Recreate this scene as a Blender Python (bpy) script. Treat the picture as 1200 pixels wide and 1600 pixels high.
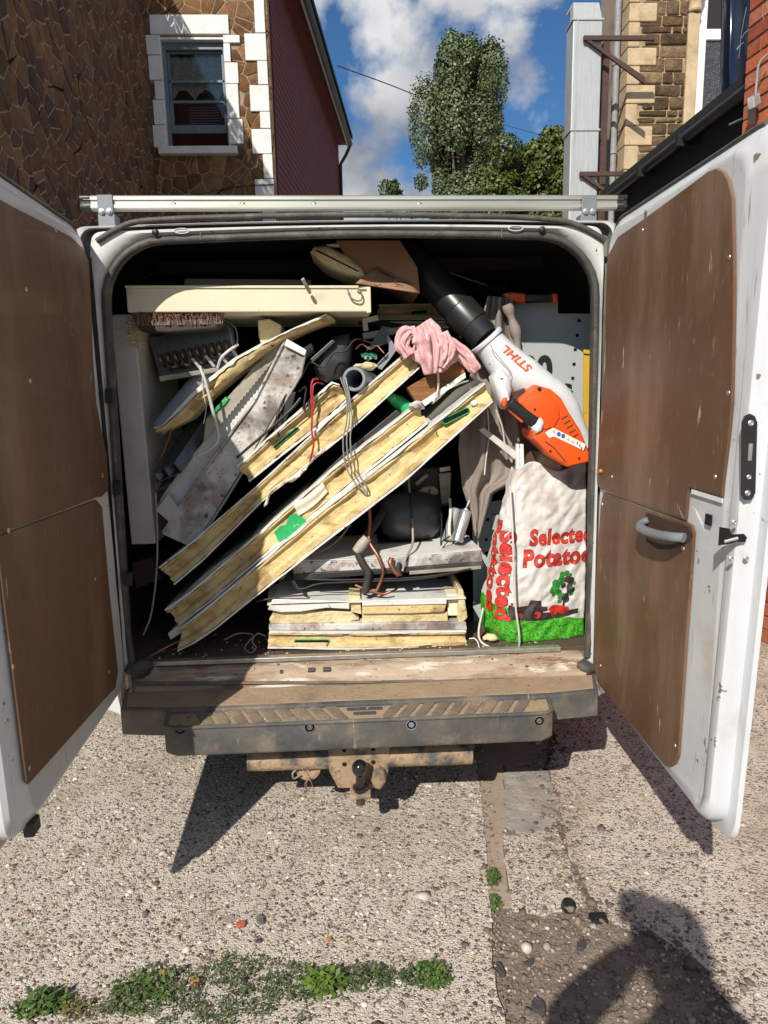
import bpy, bmesh, math, random
import numpy as np
from mathutils import Vector, Matrix, noise as mnoise
from math import radians, sin, cos, pi, sqrt

random.seed(7); rng = np.random.default_rng(11)
for o in list(bpy.data.objects): bpy.data.objects.remove(o)
SC = bpy.context.scene; COL = SC.collection

# ------------------------------------------------------------------ camera
FPX = 1050.0                                   # focal length in pixels of a 1200 x 1600 picture
CAM = np.array([.015, -2.12, 1.45])
_p, _r, _y = radians(10), radians(1.2), radians(2.3)
_f = np.array([sin(_y)*cos(_p), cos(_y)*cos(_p), -sin(_p)])
_rt = np.cross(_f, [0, 0, 1]); _rt /= np.linalg.norm(_rt)
_up = np.cross(_rt, _f)
RT = cos(_r)*_rt - sin(_r)*_up; UP = sin(_r)*_rt + cos(_r)*_up; FW = _f
cd = bpy.data.cameras.new('camera'); co = bpy.data.objects.new('camera', cd); COL.objects.link(co)
cd.sensor_fit = 'VERTICAL'; cd.sensor_height = 36; cd.lens = FPX/1600*36; cd.clip_start = .02; cd.clip_end = 4000
co.matrix_world = Matrix(((RT[0], UP[0], -FW[0], CAM[0]), (RT[1], UP[1], -FW[1], CAM[1]), (RT[2], UP[2], -FW[2], CAM[2]), (0, 0, 0, 1)))
SC.camera = co
GZ = .07                                       # ground level

def ray(x, y): return RT*((x-600)/FPX) + UP*(-(y-800)/FPX) + FW
def at(x, y, Y):
    d = ray(x, y); return CAM + d*((Y-CAM[1])/d[1])
def atx(x, y, X):
    d = ray(x, y); return CAM + d*((X-CAM[0])/d[0])
def atz(x, y, Z=GZ):
    d = ray(x, y); return CAM + d*((Z-CAM[2])/d[2])
def A(pts, Y): return [at(p[0], p[1], p[2] if len(p) > 2 else Y) for p in pts]

# ------------------------------------------------------------------ light
SUN = ray(1005, 1412); SUN /= np.linalg.norm(SUN)        # way the light travels
el = math.asin(-SUN[2]); az = math.atan2(-SUN[0], -SUN[1])
W = bpy.data.worlds.new('World'); SC.world = W; W.use_nodes = True
nt = W.node_tree; nt.nodes.clear(); N = nt.nodes.new; L = nt.links.new
out = N('ShaderNodeOutputWorld'); bg = N('ShaderNodeBackground'); bg.inputs[1].default_value = .05
sky = N('ShaderNodeTexSky'); sky.sky_type = 'NISHITA'; sky.sun_disc = False
sky.sun_elevation = el; sky.sun_rotation = az; sky.altitude = 60; sky.air_density = 1.0; sky.dust_density = .6; sky.ozone_density = 2.2
tc = N('ShaderNodeTexCoord'); mp = N('ShaderNodeMapping'); mp.inputs['Location'].default_value = (3.1, .4, 1.7); mp.inputs['Scale'].default_value = (1, 1, 1.25)
n1 = N('ShaderNodeTexNoise'); n1.inputs['Scale'].default_value = 3.4; n1.inputs['Detail'].default_value = 9; n1.inputs['Roughness'].default_value = .56; n1.inputs['Distortion'].default_value = .25
r1 = N('ShaderNodeValToRGB'); r1.color_ramp.elements[0].position = .475; r1.color_ramp.elements[1].position = .55
n2 = N('ShaderNodeTexNoise'); n2.inputs['Scale'].default_value = 5.0; n2.inputs['Detail'].default_value = 7
r2 = N('ShaderNodeValToRGB'); r2.color_ramp.elements[0].position = .38; r2.color_ramp.elements[1].position = .62
r2.color_ramp.elements[0].color = (5.0, 5.4, 6.3, 1); r2.color_ramp.elements[1].color = (14.5, 14.6, 14.8, 1)
sc_ = N('ShaderNodeMix'); sc_.data_type = 'RGBA'; sc_.blend_type = 'MULTIPLY'; sc_.inputs[0].default_value = 1; sc_.inputs[7].default_value = (.85, 1.40, 1.85, 1)
mx = N('ShaderNodeMix'); mx.data_type = 'RGBA'
L(tc.outputs['Generated'], mp.inputs[0]); L(mp.outputs[0], n1.inputs['Vector']); L(mp.outputs[0], n2.inputs['Vector'])
L(n1.outputs[0], r1.inputs[0]); L(n2.outputs[0], r2.inputs[0])
L(sky.outputs[0], sc_.inputs[6]); L(r1.outputs[0], mx.inputs[0]); L(sc_.outputs[2], mx.inputs[6]); L(r2.outputs[0], mx.inputs[7])
L(mx.outputs[2], bg.inputs[0]); L(bg.outputs[0], out.inputs[0])
sl = bpy.data.lights.new('sun', 'SUN'); sl.energy = 5.0; sl.angle = radians(.55); sl.color = (1, .94, .84)
so = bpy.data.objects.new('sun', sl); COL.objects.link(so)
so.rotation_euler = Vector(SUN).to_track_quat('-Z', 'Y').to_euler()
SC.view_settings.view_transform = 'Standard'; SC.view_settings.look = 'None'; SC.view_settings.exposure = .12; SC.view_settings.gamma = 1
SC.cycles.max_bounces = 6; SC.cycles.diffuse_bounces = 3; SC.cycles.glossy_bounces = 3; SC.cycles.transmission_bounces = 4
SC.cycles.caustics_reflective = False; SC.cycles.caustics_refractive = False

# ------------------------------------------------------------------ materials
MATS = {}
def mat(name, c1, c2=None, scale=8, rough=.6, metal=0, bump=0, bscale=None, dirt=None, dpos=(.5, .62), dscale=4, stretch=(1, 1, 1),
        fine=None, fscale=60, fpos=(.6, .66), vcol=False, spec=.5, detail=6, coat=0, trans=0, bdist=.01, scr=None, scs=(1, 70, 4), scp=(.66, .70), rotm=(.35, 0, 0), dirt2=None, d2pos=(.55, .65), d2scale=12):
    """noise between two colours, one or two layers of stains, specks, fine relief"""
    m = bpy.data.materials.new(name); m.use_nodes = True; t = m.node_tree; n = t.nodes; l = t.links
    b = n['Principled BSDF']; b.inputs['Roughness'].default_value = rough; b.inputs['Metallic'].default_value = metal
    b.inputs['Specular IOR Level'].default_value = spec; b.inputs['Coat Weight'].default_value = coat
    c = n.new('ShaderNodeTexCoord'); mpg = n.new('ShaderNodeMapping'); mpg.inputs['Scale'].default_value = stretch; l.new(c.outputs['Object'], mpg.inputs[0])
    def nz(s, d=detail):
        q = n.new('ShaderNodeTexNoise'); q.inputs['Scale'].default_value = s; q.inputs['Detail'].default_value = d; q.inputs['Roughness'].default_value = .6
        l.new(mpg.outputs[0], q.inputs['Vector']); return q.outputs[0]
    def rp(s, a, z):
        q = n.new('ShaderNodeMapRange'); q.inputs[1].default_value = a; q.inputs[2].default_value = z; l.new(s, q.inputs[0]); return q.outputs[0]
    def mixc(fac, ca, cb):
        q = n.new('ShaderNodeMix'); q.data_type = 'RGBA'; l.new(fac, q.inputs[0])
        for i, v in ((6, ca), (7, cb)):
            if isinstance(v, tuple): q.inputs[i].default_value = (*v, 1)
            else: l.new(v, q.inputs[i])
        return q.outputs[2]
    if vcol:
        a = n.new('ShaderNodeVertexColor'); a.layer_name = 'Col'
        col = a.outputs[0]
        if c2: 
            q = n.new('ShaderNodeMix'); q.data_type = 'RGBA'; q.blend_type = 'MULTIPLY'; q.inputs[0].default_value = 1
            l.new(col, q.inputs[6]); k = mixc(rp(nz(scale), .35, .65), c1, c2); l.new(k, q.inputs[7]); col = q.outputs[2]
    elif c2: col = mixc(rp(nz(scale), .35, .65), c1, c2)
    else: col = c1
    if dirt: col = mixc(rp(nz(dscale, 9), *dpos), col, dirt)
    if dirt2: col = mixc(rp(nz(d2scale, 9), *d2pos), col, dirt2)
    if fine: col = mixc(rp(nz(fscale, 3), *fpos), col, fine)
    if scr:
        for kk, rt_ in enumerate((rotm, (-rotm[0]*2.3, rotm[1], rotm[2]))):
            mp2 = n.new('ShaderNodeMapping'); mp2.inputs['Scale'].default_value = scs; mp2.inputs['Rotation'].default_value = rt_; mp2.inputs['Location'].default_value = (kk*3.3, kk*1.9, kk); l.new(c.outputs['Object'], mp2.inputs[0])
            q = n.new('ShaderNodeTexNoise'); q.inputs['Scale'].default_value = 1.6; q.inputs['Detail'].default_value = 3; l.new(mp2.outputs[0], q.inputs['Vector'])
            col = mixc(rp(q.outputs[0], *scp), col, scr)
    if isinstance(col, tuple): b.inputs['Base Color'].default_value = (*col, 1)
    else: l.new(col, b.inputs['Base Color'])
    if trans: b.inputs['Subsurface Weight'].default_value = 0
    if bump:
        bp = n.new('ShaderNodeBump'); bp.inputs['Strength'].default_value = bump; bp.inputs['Distance'].default_value = bdist
        l.new(nz(bscale or scale*4), bp.inputs['Height']); l.new(bp.outputs[0], b.inputs['Normal'])
    MATS[name] = m; return m
def emis(name, c): ...

# ------------------------------------------------------------------ mesh helpers
class MB:
    def __init__(s): s.v = []; s.f = []; s.m = []; s.c = []
    def add(s, vs, fs, mi=0):
        k = len(s.v); s.v += [tuple(float(a) for a in p) for p in vs]; s.f += [tuple(i+k for i in f) for f in fs]; s.m += [mi]*len(fs); return s
    def box(s, lo, hi, mi=0):
        (a, b, c), (d, e, f) = lo, hi
        return s.add([(a,b,c),(d,b,c),(d,e,c),(a,e,c),(a,b,f),(d,b,f),(d,e,f),(a,e,f)], [(0,3,2,1),(4,5,6,7),(0,1,5,4),(1,2,6,5),(2,3,7,6),(3,0,4,7)], mi)
    def obox(s, c, ax, ay, az_, mi=0):      # centre and three half-axis vectors
        c = np.array(c, float); ax, ay, az_ = (np.array(q, float) for q in (ax, ay, az_))
        vs = [c+i*ax+j*ay+k*az_ for k in (-1, 1) for (i, j) in ((-1,-1),(1,-1),(1,1),(-1,1))]
        return s.add(vs, [(0,3,2,1),(4,5,6,7),(0,1,5,4),(1,2,6,5),(2,3,7,6),(3,0,4,7)], mi)
    def prism(s, pts, vec, mi=0):
        n = len(pts); p = [np.array(q, float) for q in pts]; v = np.array(vec, float)
        return s.add(p+[q+v for q in p], [tuple(range(n)), tuple(range(2*n-1, n-1, -1))]+[((i+1) % n, i, n+i, n+(i+1) % n) for i in range(n)], mi)
    def loft(s, rings, closed=True, cap0=False, cap1=False, mi=0):
        n = len(rings[0]); vs = [p for r in rings for p in r]; fs = []
        for j in range(len(rings)-1):
            for i in range(n if closed else n-1):
                i2 = (i+1) % n; fs.append((j*n+i, j*n+i2, (j+1)*n+i2, (j+1)*n+i))
        if cap0: fs.append(tuple(range(n-1, -1, -1)))
        if cap1: fs.append(tuple(range((len(rings)-1)*n, len(rings)*n)))
        return s.add(vs, fs, mi)
    def tube(s, pts, r, n=8, mi=0, caps=True, closed=False, flat=1.0):
        p = [np.array(q, float) for q in pts]; m = len(p); rr = r if hasattr(r, '__len__') else [r]*m; rings = []; up = None
        for i in range(m):
            if closed: t = p[(i+1) % m]-p[i-1]
            else: t = p[min(i+1, m-1)]-p[max(i-1, 0)]
            t = t/(np.linalg.norm(t)+1e-12)
            if up is None: up = np.array([0, 0, 1.]) if abs(t[2]) < .9 else np.array([1., 0, 0])
            a = np.cross(t, up); a /= np.linalg.norm(a)+1e-12; b = np.cross(a, t); up = b
            rings.append([p[i]+rr[i]*(cos(2*pi*k/n)*a+flat*sin(2*pi*k/n)*b) for k in range(n)])
        if closed: rings.append(rings[0])
        return s.loft(rings, True, caps and not closed, caps and not closed, mi)
    def lathe(s, base, axis, prof, n=16, mi=0, cap=True):      # prof: (distance along axis, radius)
        ax = np.array(axis, float); ax /= np.linalg.norm(ax); u = np.cross(ax, [0, 0, 1] if abs(ax[2]) < .9 else [1, 0, 0]); u /= np.linalg.norm(u); w = np.cross(ax, u)
        b = np.array(base, float)
        return s.loft([[b+ax*h+r*(cos(2*pi*k/n)*u+sin(2*pi*k/n)*w) for k in range(n)] for h, r in prof], True, cap, cap, mi)
    def grid(s, P, mi=0, flip=False):            # P[j][i] points
        nj = len(P); ni = len(P[0]); vs = [p for r in P for p in r]
        fs = [(j*ni+i, j*ni+i+1, (j+1)*ni+i+1, (j+1)*ni+i) for j in range(nj-1) for i in range(ni-1)]
        if flip: fs = [f[::-1] for f in fs]
        return s.add(vs, fs, mi)
    def ico(s, c, r, sub=1, sq=(1, 1, 1), nz=0, seed=0, mi=0):
        bm = bmesh.new(); bmesh.ops.create_icosphere(bm, subdivisions=sub, radius=1)
        vs = []
        for v in bm.verts:
            q = np.array(v.co)*(1+nz*mnoise.noise(v.co*1.7+Vector((seed*3.1, seed*1.7, seed)))); vs.append(np.array(c)+q*np.array(sq)*r)
        s.add(vs, [tuple(x.index for x in f.verts) for f in bm.faces], mi); bm.free(); return s

ORG = {}
def build(name, mb, m, parent=None, smooth=None, bevel=0, seg=2, colors=None, origin=None, fixn=True):
    me = bpy.data.meshes.new(name); v = np.array(mb.v, float)
    if parent is not None: og = ORG[parent.name]
    else: og = np.array(origin if origin is not None else [(v[:, 0].min()+v[:, 0].max())/2, (v[:, 1].min()+v[:, 1].max())/2, v[:, 2].min()])
    me.from_pydata((v-og).tolist(), [], mb.f)
    for q in (m if isinstance(m, (list, tuple)) else [m]): me.materials.append(MATS[q])
    if any(mb.m): me.polygons.foreach_set('material_index', mb.m)
    if fixn:
        bm = bmesh.new(); bm.from_mesh(me); bmesh.ops.recalc_face_normals(bm, faces=bm.faces); bm.to_mesh(me); bm.free()
    if colors is not None:
        ca = me.color_attributes.new('Col', 'FLOAT_COLOR', 'POINT'); c = np.ones((len(v), 4)); c[:, :3] = colors; ca.data.foreach_set('color', c.ravel())
    if smooth is not None:
        me.polygons.foreach_set('use_smooth', [True]*len(me.polygons))
        if smooth < 180:
            try: me.set_sharp_from_angle(angle=radians(smooth))
            except Exception: pass
    o = bpy.data.objects.new(name, me); COL.objects.link(o)
    if parent is not None: o.parent = parent
    else: o.location = og
    ORG[o.name] = og
    if bevel:
        b = o.modifiers.new('bevel', 'BEVEL'); b.width = bevel; b.segments = seg; b.limit_method = 'ANGLE'; b.angle_limit = radians(40)
    return o
def tag(o, label, cat, group=None, kind=None):
    if label: o['label'] = label
    if cat: o['category'] = cat
    if group: o['group'] = group
    if kind: o['kind'] = kind
    return o
def thing(name, label, cat, loc, group=None):
    o = bpy.data.objects.new(name, None); COL.objects.link(o); o.location = [float(q) for q in loc]; o.empty_display_size = .1
    ORG[o.name] = np.array(loc, float); return tag(o, label, cat, group)
def inst(src, parent, dloc=(0, 0, 0), rot=None):           # a copy that shares the mesh
    o = src.copy(); COL.objects.link(o); o.parent = parent; o.location = Vector(src.location)+Vector([float(q) for q in dloc]); ORG[o.name] = ORG[parent.name]
    if rot is not None: o.rotation_euler = rot
    return o
def struct(o): o['kind'] = 'structure'; return o
def stuff(o): o['kind'] = 'stuff'; return o
def resample(pts, n):
    p = np.array(pts, float); d = np.r_[0, np.cumsum(np.linalg.norm(np.diff(p, axis=0), axis=1))]; t = np.linspace(0, d[-1], n)
    return np.stack([np.interp(t, d, p[:, k]) for k in range(p.shape[1])], 1)
def smoothp(pts, n=24):                                      # Catmull-Rom through points
    p = [np.array(q, float) for q in pts]; p = [2*p[0]-p[1]]+p+[2*p[-1]-p[-2]]; o = []
    seg = len(p)-3; k = max(2, n//seg)
    for i in range(seg):
        a, b, c, d = p[i:i+4]
        for j in range(k):
            t = j/k; o.append(.5*((2*b)+(c-a)*t+(2*a-5*b+4*c-d)*t*t+(3*b-a-3*c+d)*t**3))
    o.append(p[-2]); return o
def inset2(poly, d):
    """move a closed 2-D outline inwards by d"""
    p = np.array(poly, float); n = len(p); area = .5*sum(p[i][0]*p[(i+1) % n][1]-p[(i+1) % n][0]*p[i][1] for i in range(n)); sg = 1 if area > 0 else -1; o = []
    for i in range(n):
        e1 = p[i]-p[i-1]; e2 = p[(i+1) % n]-p[i]; e1 /= np.linalg.norm(e1)+1e-12; e2 /= np.linalg.norm(e2)+1e-12
        n1 = np.array([-e1[1], e1[0]])*sg; n2 = np.array([-e2[1], e2[0]])*sg; b = n1+n2; L2 = np.dot(b, b)
        b = n1 if L2 < .15 else b*2/L2
        o.append(p[i]+b*d)
    return np.array(o)
def roundpoly(poly, r, k=4):
    p = np.array(poly, float); n = len(p); o = []
    for i in range(n):
        a, b, c = p[i-1], p[i], p[(i+1) % n]; u = a-b; w = c-b; lu, lw = np.linalg.norm(u), np.linalg.norm(w); rr = min(r, lu*.45, lw*.45); u = b+u/lu*rr; w = b+w/lw*rr
        for j in range(k+1):
            t = j/k; o.append((1-t)**2*u+2*t*(1-t)*b+t*t*w)
    return np.array(o)
def puff(mb, poly, Y, depth, r, mi=0, back=True):
    """solid from a pixel outline seen at distance Y: rounded front edge, real depth"""
    w = np.array([at(x, y, Y)[[0, 2]] for x, y in poly]); rings = []
    for k in range(4):
        a = k/3*pi/2; q = inset2(w, r*(1-sin(a))); rings.append([(x, Y+r*(1-cos(a)), z) for x, z in q])
    rings.append([(x, Y+depth, z) for x, z in w])
    return mb.loft(rings, True, True, back, mi)
def slab(poly, Y, depth, mi=0, mb=None, vec=None):
    return (mb or MB()).prism(A(poly, Y), (0, depth, 0) if vec is None else vec, mi)
def wire(name, label, pts, r, m, Y=None, n=40, cat='cable', parent=None, sides=8):
    P = smoothp(A(pts, Y), n); mb = MB().tube(P, r, sides); o = build(name, mb, m, parent, smooth=60)
    if parent is None: tag(o, label, cat)
    return o
def textmesh(s, size=1, offset=0, shear=0, spacing=1):
    cu = bpy.data.curves.new('t', 'FONT'); cu.body = s; cu.size = size; cu.offset = offset; cu.shear = shear; cu.space_character = spacing; cu.resolution_u = 4
    o = bpy.data.objects.new('t', cu); COL.objects.link(o); dg = bpy.context.evaluated_depsgraph_get(); me = o.evaluated_get(dg).to_mesh()
    v = np.array([tuple(q.co) for q in me.vertices]); f = [tuple(p.vertices) for p in me.polygons]; o.evaluated_get(dg).to_mesh_clear()
    bpy.data.objects.remove(o); bpy.data.curves.remove(cu); return v, f

# colours and surfaces
mat('concrete_old', (.40, .335, .275), (.29, .24, .20), 30, .95, bump=.9, bscale=160, fine=(.13, .10, .085), fscale=170, fpos=(.57, .63), dirt=(.22, .18, .15), dpos=(.52, .75), dscale=3, bdist=.006)
def agg_mat():
    m = bpy.data.materials.new('concrete'); m.use_nodes = True; t = m.node_tree; n = t.nodes; l = t.links; b = n['Principled BSDF']; b.inputs['Roughness'].default_value = .95; b.inputs['Specular IOR Level'].default_value = .25
    c = n.new('ShaderNodeTexCoord'); cols = []; hts = []
    def nz(s, d=5):
        q = n.new('ShaderNodeTexNoise'); q.inputs['Scale'].default_value = s; q.inputs['Detail'].default_value = d; l.new(c.outputs['Object'], q.inputs['Vector']); return q.outputs[0]
    def mr(s, a, z, o0=0., o1=1.):
        q = n.new('ShaderNodeMapRange'); q.inputs[1].default_value = a; q.inputs[2].default_value = z; q.inputs[3].default_value = o0; q.inputs[4].default_value = o1; l.new(s, q.inputs[0]); return q.outputs[0]
    def mix(f, a, z):
        q = n.new('ShaderNodeMix'); q.data_type = 'RGBA'; l.new(f, q.inputs[0])
        for i, v in ((6, a), (7, z)):
            if isinstance(v, tuple): q.inputs[i].default_value = (*v, 1)
            else: l.new(v, q.inputs[i])
        return q.outputs[2]
    col = mix(mr(nz(6), .35, .65), (.66, .575, .48), (.55, .47, .385)); hh = None
    for sc, lo, hi in ((74, .22, .36), (150, .20, .38)):
        w = n.new('ShaderNodeMapping'); w.inputs['Location'].default_value = (sc*.013, sc*.07, 0); l.new(c.outputs['Object'], w.inputs[0])
        v = n.new('ShaderNodeTexVoronoi'); v.inputs['Scale'].default_value = sc; l.new(w.outputs[0], v.inputs['Vector'])
        s = n.new('ShaderNodeSeparateColor'); l.new(v.outputs['Color'], s.inputs[0])
        r = n.new('ShaderNodeValToRGB'); r.color_ramp.interpolation = 'CONSTANT'; el_ = r.color_ramp.elements
        stops = ((0, (.64, .57, .50)), (.24, (.50, .43, .36)), (.44, (.32, .26, .215)), (.50, (.13, .105, .09)), (.63, (.58, .54, .49)), (.76, (.34, .25, .175)), (.84, (.10, .085, .075)), (.92, (.45, .38, .31)))
        el_[0].position = 0; el_[0].color = (*stops[0][1], 1); el_[1].position = stops[1][0]; el_[1].color = (*stops[1][1], 1)
        for p_, k_ in stops[2:]: e_ = el_.new(p_); e_.color = (*k_, 1)
        l.new(s.outputs[0], r.inputs[0]); f = mr(v.outputs['Distance'], hi, hi+.12, 1, 0)
        g = n.new('ShaderNodeMath'); g.operation = 'MULTIPLY'; l.new(f, g.inputs[0]); l.new(mr(s.outputs[1], .28, .33), g.inputs[1])
        col = mix(g.outputs[0], col, r.outputs[0]); hts.append(g.outputs[0])
    col = mix(mr(nz(150, 2), .62, .66), col, (.13, .10, .08)); col = mix(mr(nz(2.2, 8), .50, .74), col, (.42, .345, .265)); col = mix(mr(nz(7, 8), .56, .70), col, (.62, .54, .455)); col = mix(mr(nz(13, 9), .62, .74), col, (.29, .23, .175))
    l.new(col, b.inputs['Base Color']); a = n.new('ShaderNodeMath'); a.operation = 'ADD'; l.new(hts[0], a.inputs[0]); l.new(nz(220, 3), a.inputs[1])
    bp = n.new('ShaderNodeBump'); bp.inputs['Strength'].default_value = 1.0; bp.inputs['Distance'].default_value = .007; l.new(a.outputs[0], bp.inputs['Height']); l.new(bp.outputs[0], b.inputs['Normal']); MATS['concrete'] = m
agg_mat()
mat('cement', (.36, .29, .22), (.30, .235, .175), 9, .95, bump=.4, bscale=60, fine=(.19, .14, .11), fscale=50, fpos=(.62, .68), bdist=.006)
mat('mortar_patch', (.36, .325, .29), (.25, .22, .195), 14, .95, bump=1, bscale=22, fine=(.12, .11, .10), fscale=18, fpos=(.64, .67), bdist=.012)
mat('soil', (.18, .138, .105), (.26, .205, .16), 26, .98, bump=1, bscale=70, bdist=.012, fine=(.30, .25, .21), fscale=110, fpos=(.64, .68))
mat('pebble', (1, 1, 1), (.75, .75, .75), 90, .85, vcol=True, bump=.3, bscale=300, bdist=.002)
mat('weed', (1, 1, 1), (.7, .75, .6), 40, .6, vcol=True)
mat('leaf', (1, 1, 1), (.8, .85, .7), 3, .5, vcol=True, spec=.4)
mat('bark', (.16, .12, .09), (.08, .06, .05), 6, .95, bump=.8, bscale=20)
mat('crazy_stone', (1, 1, 1), (.55, .5, .48), 9, .93, vcol=True, bump=.8, bscale=30, bdist=.015)
mat('wall_mortar', (.34, .26, .18), (.25, .19, .13), 8, .95, bump=.5, bscale=60)
mat('white_paint', (.74, .73, .72), (.62, .61, .60), 6, .6, bump=.45, bscale=40, fine=(.25, .19, .15), fscale=34, fpos=(.70, .73), dirt=(.5, .47, .44), dpos=(.6, .8), dscale=5)
mat('grey_frame', (.13, .165, .195), (.10, .13, .155), 10, .45, bump=.1)
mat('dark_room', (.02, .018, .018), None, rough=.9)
mat('curtain', (.55, .53, .49), (.35, .33, .31), 30, .9, bump=.6, bscale=60)
mat('blind', (.62, .64, .68), None, rough=.5)
mat('red_board', (.155, .028, .026), (.12, .022, .022), 4, .75, bump=.25, bscale=30, dirt=(.06, .02, .02), dpos=(.55, .8), dscale=3)
mat('black_plastic', (.012, .012, .013), (.022, .022, .022), 12, .42, bump=.1, dirt=(.06, .05, .045), dpos=(.6, .8), dscale=9)
mat('galvanised', (.47, .49, .49), (.39, .41, .415), 10, .5, .3, bump=.15, bscale=6, dirt=(.27, .20, .15), dpos=(.60, .78), dscale=2.6, stretch=(4, 4, .35))
mat('rust_steel', (.085, .04, .03), (.05, .03, .026), 9, .8, bump=.3)
mat('ashlar', (.55, .42, .26), (.43, .32, .20), 5, .92, bump=.6, bscale=30, dirt=(.25, .19, .13), dpos=(.56, .74), dscale=4, fine=(.18, .13, .09), fscale=40, fpos=(.66, .70))
mat('rubble', (1, 1, 1), (.5, .45, .42), 9, .95, vcol=True, bump=1, bscale=22, bdist=.03)
mat('pointing', (.40, .29, .16), (.30, .21, .12), 8, .95, bump=.5, bscale=40)
mat('render_wall', (.36, .28, .20), (.28, .22, .155), 2, .9, bump=.2, bscale=50, dirt=(.2, .15, .11), dpos=(.5, .8), dscale=2)
mat('pvc_white', (.80, .80, .80), (.74, .74, .74), 4, .3)
mat('frosted', (.035, .04, .05), (.05, .055, .065), 50, .28, fine=(.20, .22, .25), fscale=70, fpos=(.60, .63), bump=.5, bscale=90)
mat('navy', (.007, .014, .038), (.005, .010, .028), 5, .16, coat=.6)
mat('chrome', (.7, .72, .75), None, rough=.25, metal=.9)
mat('brick', (1, 1, 1), (.72, .66, .62), 14, .9, vcol=True, bump=.5, bscale=60)
mat('brick_mortar', (.34, .22, .16), (.26, .17, .12), 20, .95, bump=.4)
mat('cable_grey', (.22, .22, .22), (.30, .30, .30), 20, .6)
mat('felt', (.012, .012, .012), (.02, .02, .02), 30, .75, bump=.4)
# glass that lets one look in and mirrors the sky
m = bpy.data.materials.new('window_glass'); m.use_nodes = True; MATS['window_glass'] = m
_n = m.node_tree.nodes; _l = m.node_tree.links; _n.remove(_n['Principled BSDF']); _t = _n.new('ShaderNodeBsdfTransparent'); _t.inputs[0].default_value = (.86, .9, .9, 1); _g = _n.new('ShaderNodeBsdfGlossy'); _g.inputs[1].default_value = .03; _x = _n.new('ShaderNodeMixShader'); _w = _n.new('ShaderNodeLayerWeight'); _w.inputs[0].default_value = .35; _l.new(_w.outputs['Fresnel'], _x.inputs[0]); _l.new(_t.outputs[0], _x.inputs[1]); _l.new(_g.outputs[0], _x.inputs[2]); _l.new(_x.outputs[0], _n['Material Output'].inputs[0])

# ------------------------------------------------------------------ ground
def in_poly(P, poly):
    x, y = P[:, 0], P[:, 1]; ins = np.zeros(len(P), bool); n = len(poly)
    for i in range(n):
        x1, y1 = poly[i]; x2, y2 = poly[(i+1) % n]
        c = ((y1 > y) != (y2 > y)); xi = (x2-x1)*(y-y1)/((y2-y1)+1e-12)+x1; ins ^= c & (x < xi)
    return ins
def gp(pts): return [tuple(atz(*p)[:2]) for p in pts]
def jag(pts, amp, step=.03):
    o = []
    for i in range(len(pts)-1):
        a = np.array(pts[i]); b = np.array(pts[i+1]); k = max(1, int(np.linalg.norm(b-a)/step))
        for j in range(k): o.append(a+(b-a)*j/k+rng.normal(0, amp, 2)*(1 if 0 < i+j else 0))
    o.append(np.array(pts[-1])); return [tuple(q) for q in o]
sheet = MB(); S = 90
sheet.add([(-S, -S, GZ-.009), (S, -S, GZ-.009), (S, S, GZ-.009), (-S, S, GZ-.009)], [(0, 1, 2, 3)])
ground = struct(build('ground', sheet, 'soil', origin=(0, 0, GZ)))
seamL = jag(gp([(735, 1130), (744, 1190), (752, 1250), (757, 1300), (762, 1370), (767, 1430), (768, 1490), (776, 1540), (790, 1600)]), .0025)
seamR = jag(gp([(870, 1150), (858, 1200), (872, 1250), (882, 1300), (905, 1372), (930, 1408), (958, 1440), (1012, 1452), (1070, 1492), (1130, 1540), (1165, 1600)]), .006, .03)
x0, y0 = seamL[0]; x1, y1 = seamR[0]
slabL = seamL + [(seamL[-1][0]+.05, -3.0), (seamL[-1][0]+.05, -30), (-40, -30), (-40, 60), (x0-.3, 60), (x0-.02, 6)]
backfill = None
slabR = seamR + [(seamR[-1][0]+.1, -3.0), (seamR[-1][0]+.1, -30), (40, -30), (40, 60), (x1+.3, 60), (x1+.02, 6)]
stripE = jag(gp([(786, 1130), (786, 1190), (792, 1262), (786, 1310), (790, 1360), (802, 1415)]), .003)
strip = seamL[:next(i for i, q in enumerate(seamL) if q[1] < stripE[-1][1])] + stripE[::-1]
mid = jag(gp([(790, 1303), (874, 1299), (897, 1374), (918, 1408), (888, 1420), (850, 1426), (803, 1418), (790, 1362), (787, 1300)]), .004)
patch = jag(gp([(790, 1205), (820, 1196), (856, 1203), (868, 1240), (876, 1275), (855, 1298), (815, 1300), (792, 1290), (786, 1250), (790, 1205)]), .004)
backp = [(seamL[0][0]+.004, 60), (seamL[0][0]+.004, 1.0)]+gp([(738, 1136), (787, 1190), (790, 1200), (820, 1190), (851, 1198), (860, 1152)])+[(seamR[0][0]-.004, 60)]
def flat(name, poly, z, m, thick=.03):
    mb = MB().prism([(x, y, z) for x, y in poly], (0, 0, -thick)); return struct(build(name, mb, m, origin=(0, 0, GZ)))
flat('concrete_slab', slabL, GZ, 'concrete', .014); flat('concrete_slab', slabR, GZ+.002, 'concrete', .014)
flat('cement_strip', strip, GZ-.004, 'cement', .01); flat('concrete_piece', mid, GZ-.003, 'concrete', .011)
flat('mortar_patch', patch, GZ-.001, 'mortar_patch', .012); flat('concrete_piece', backp, GZ-.005, 'cement', .009)
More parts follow.
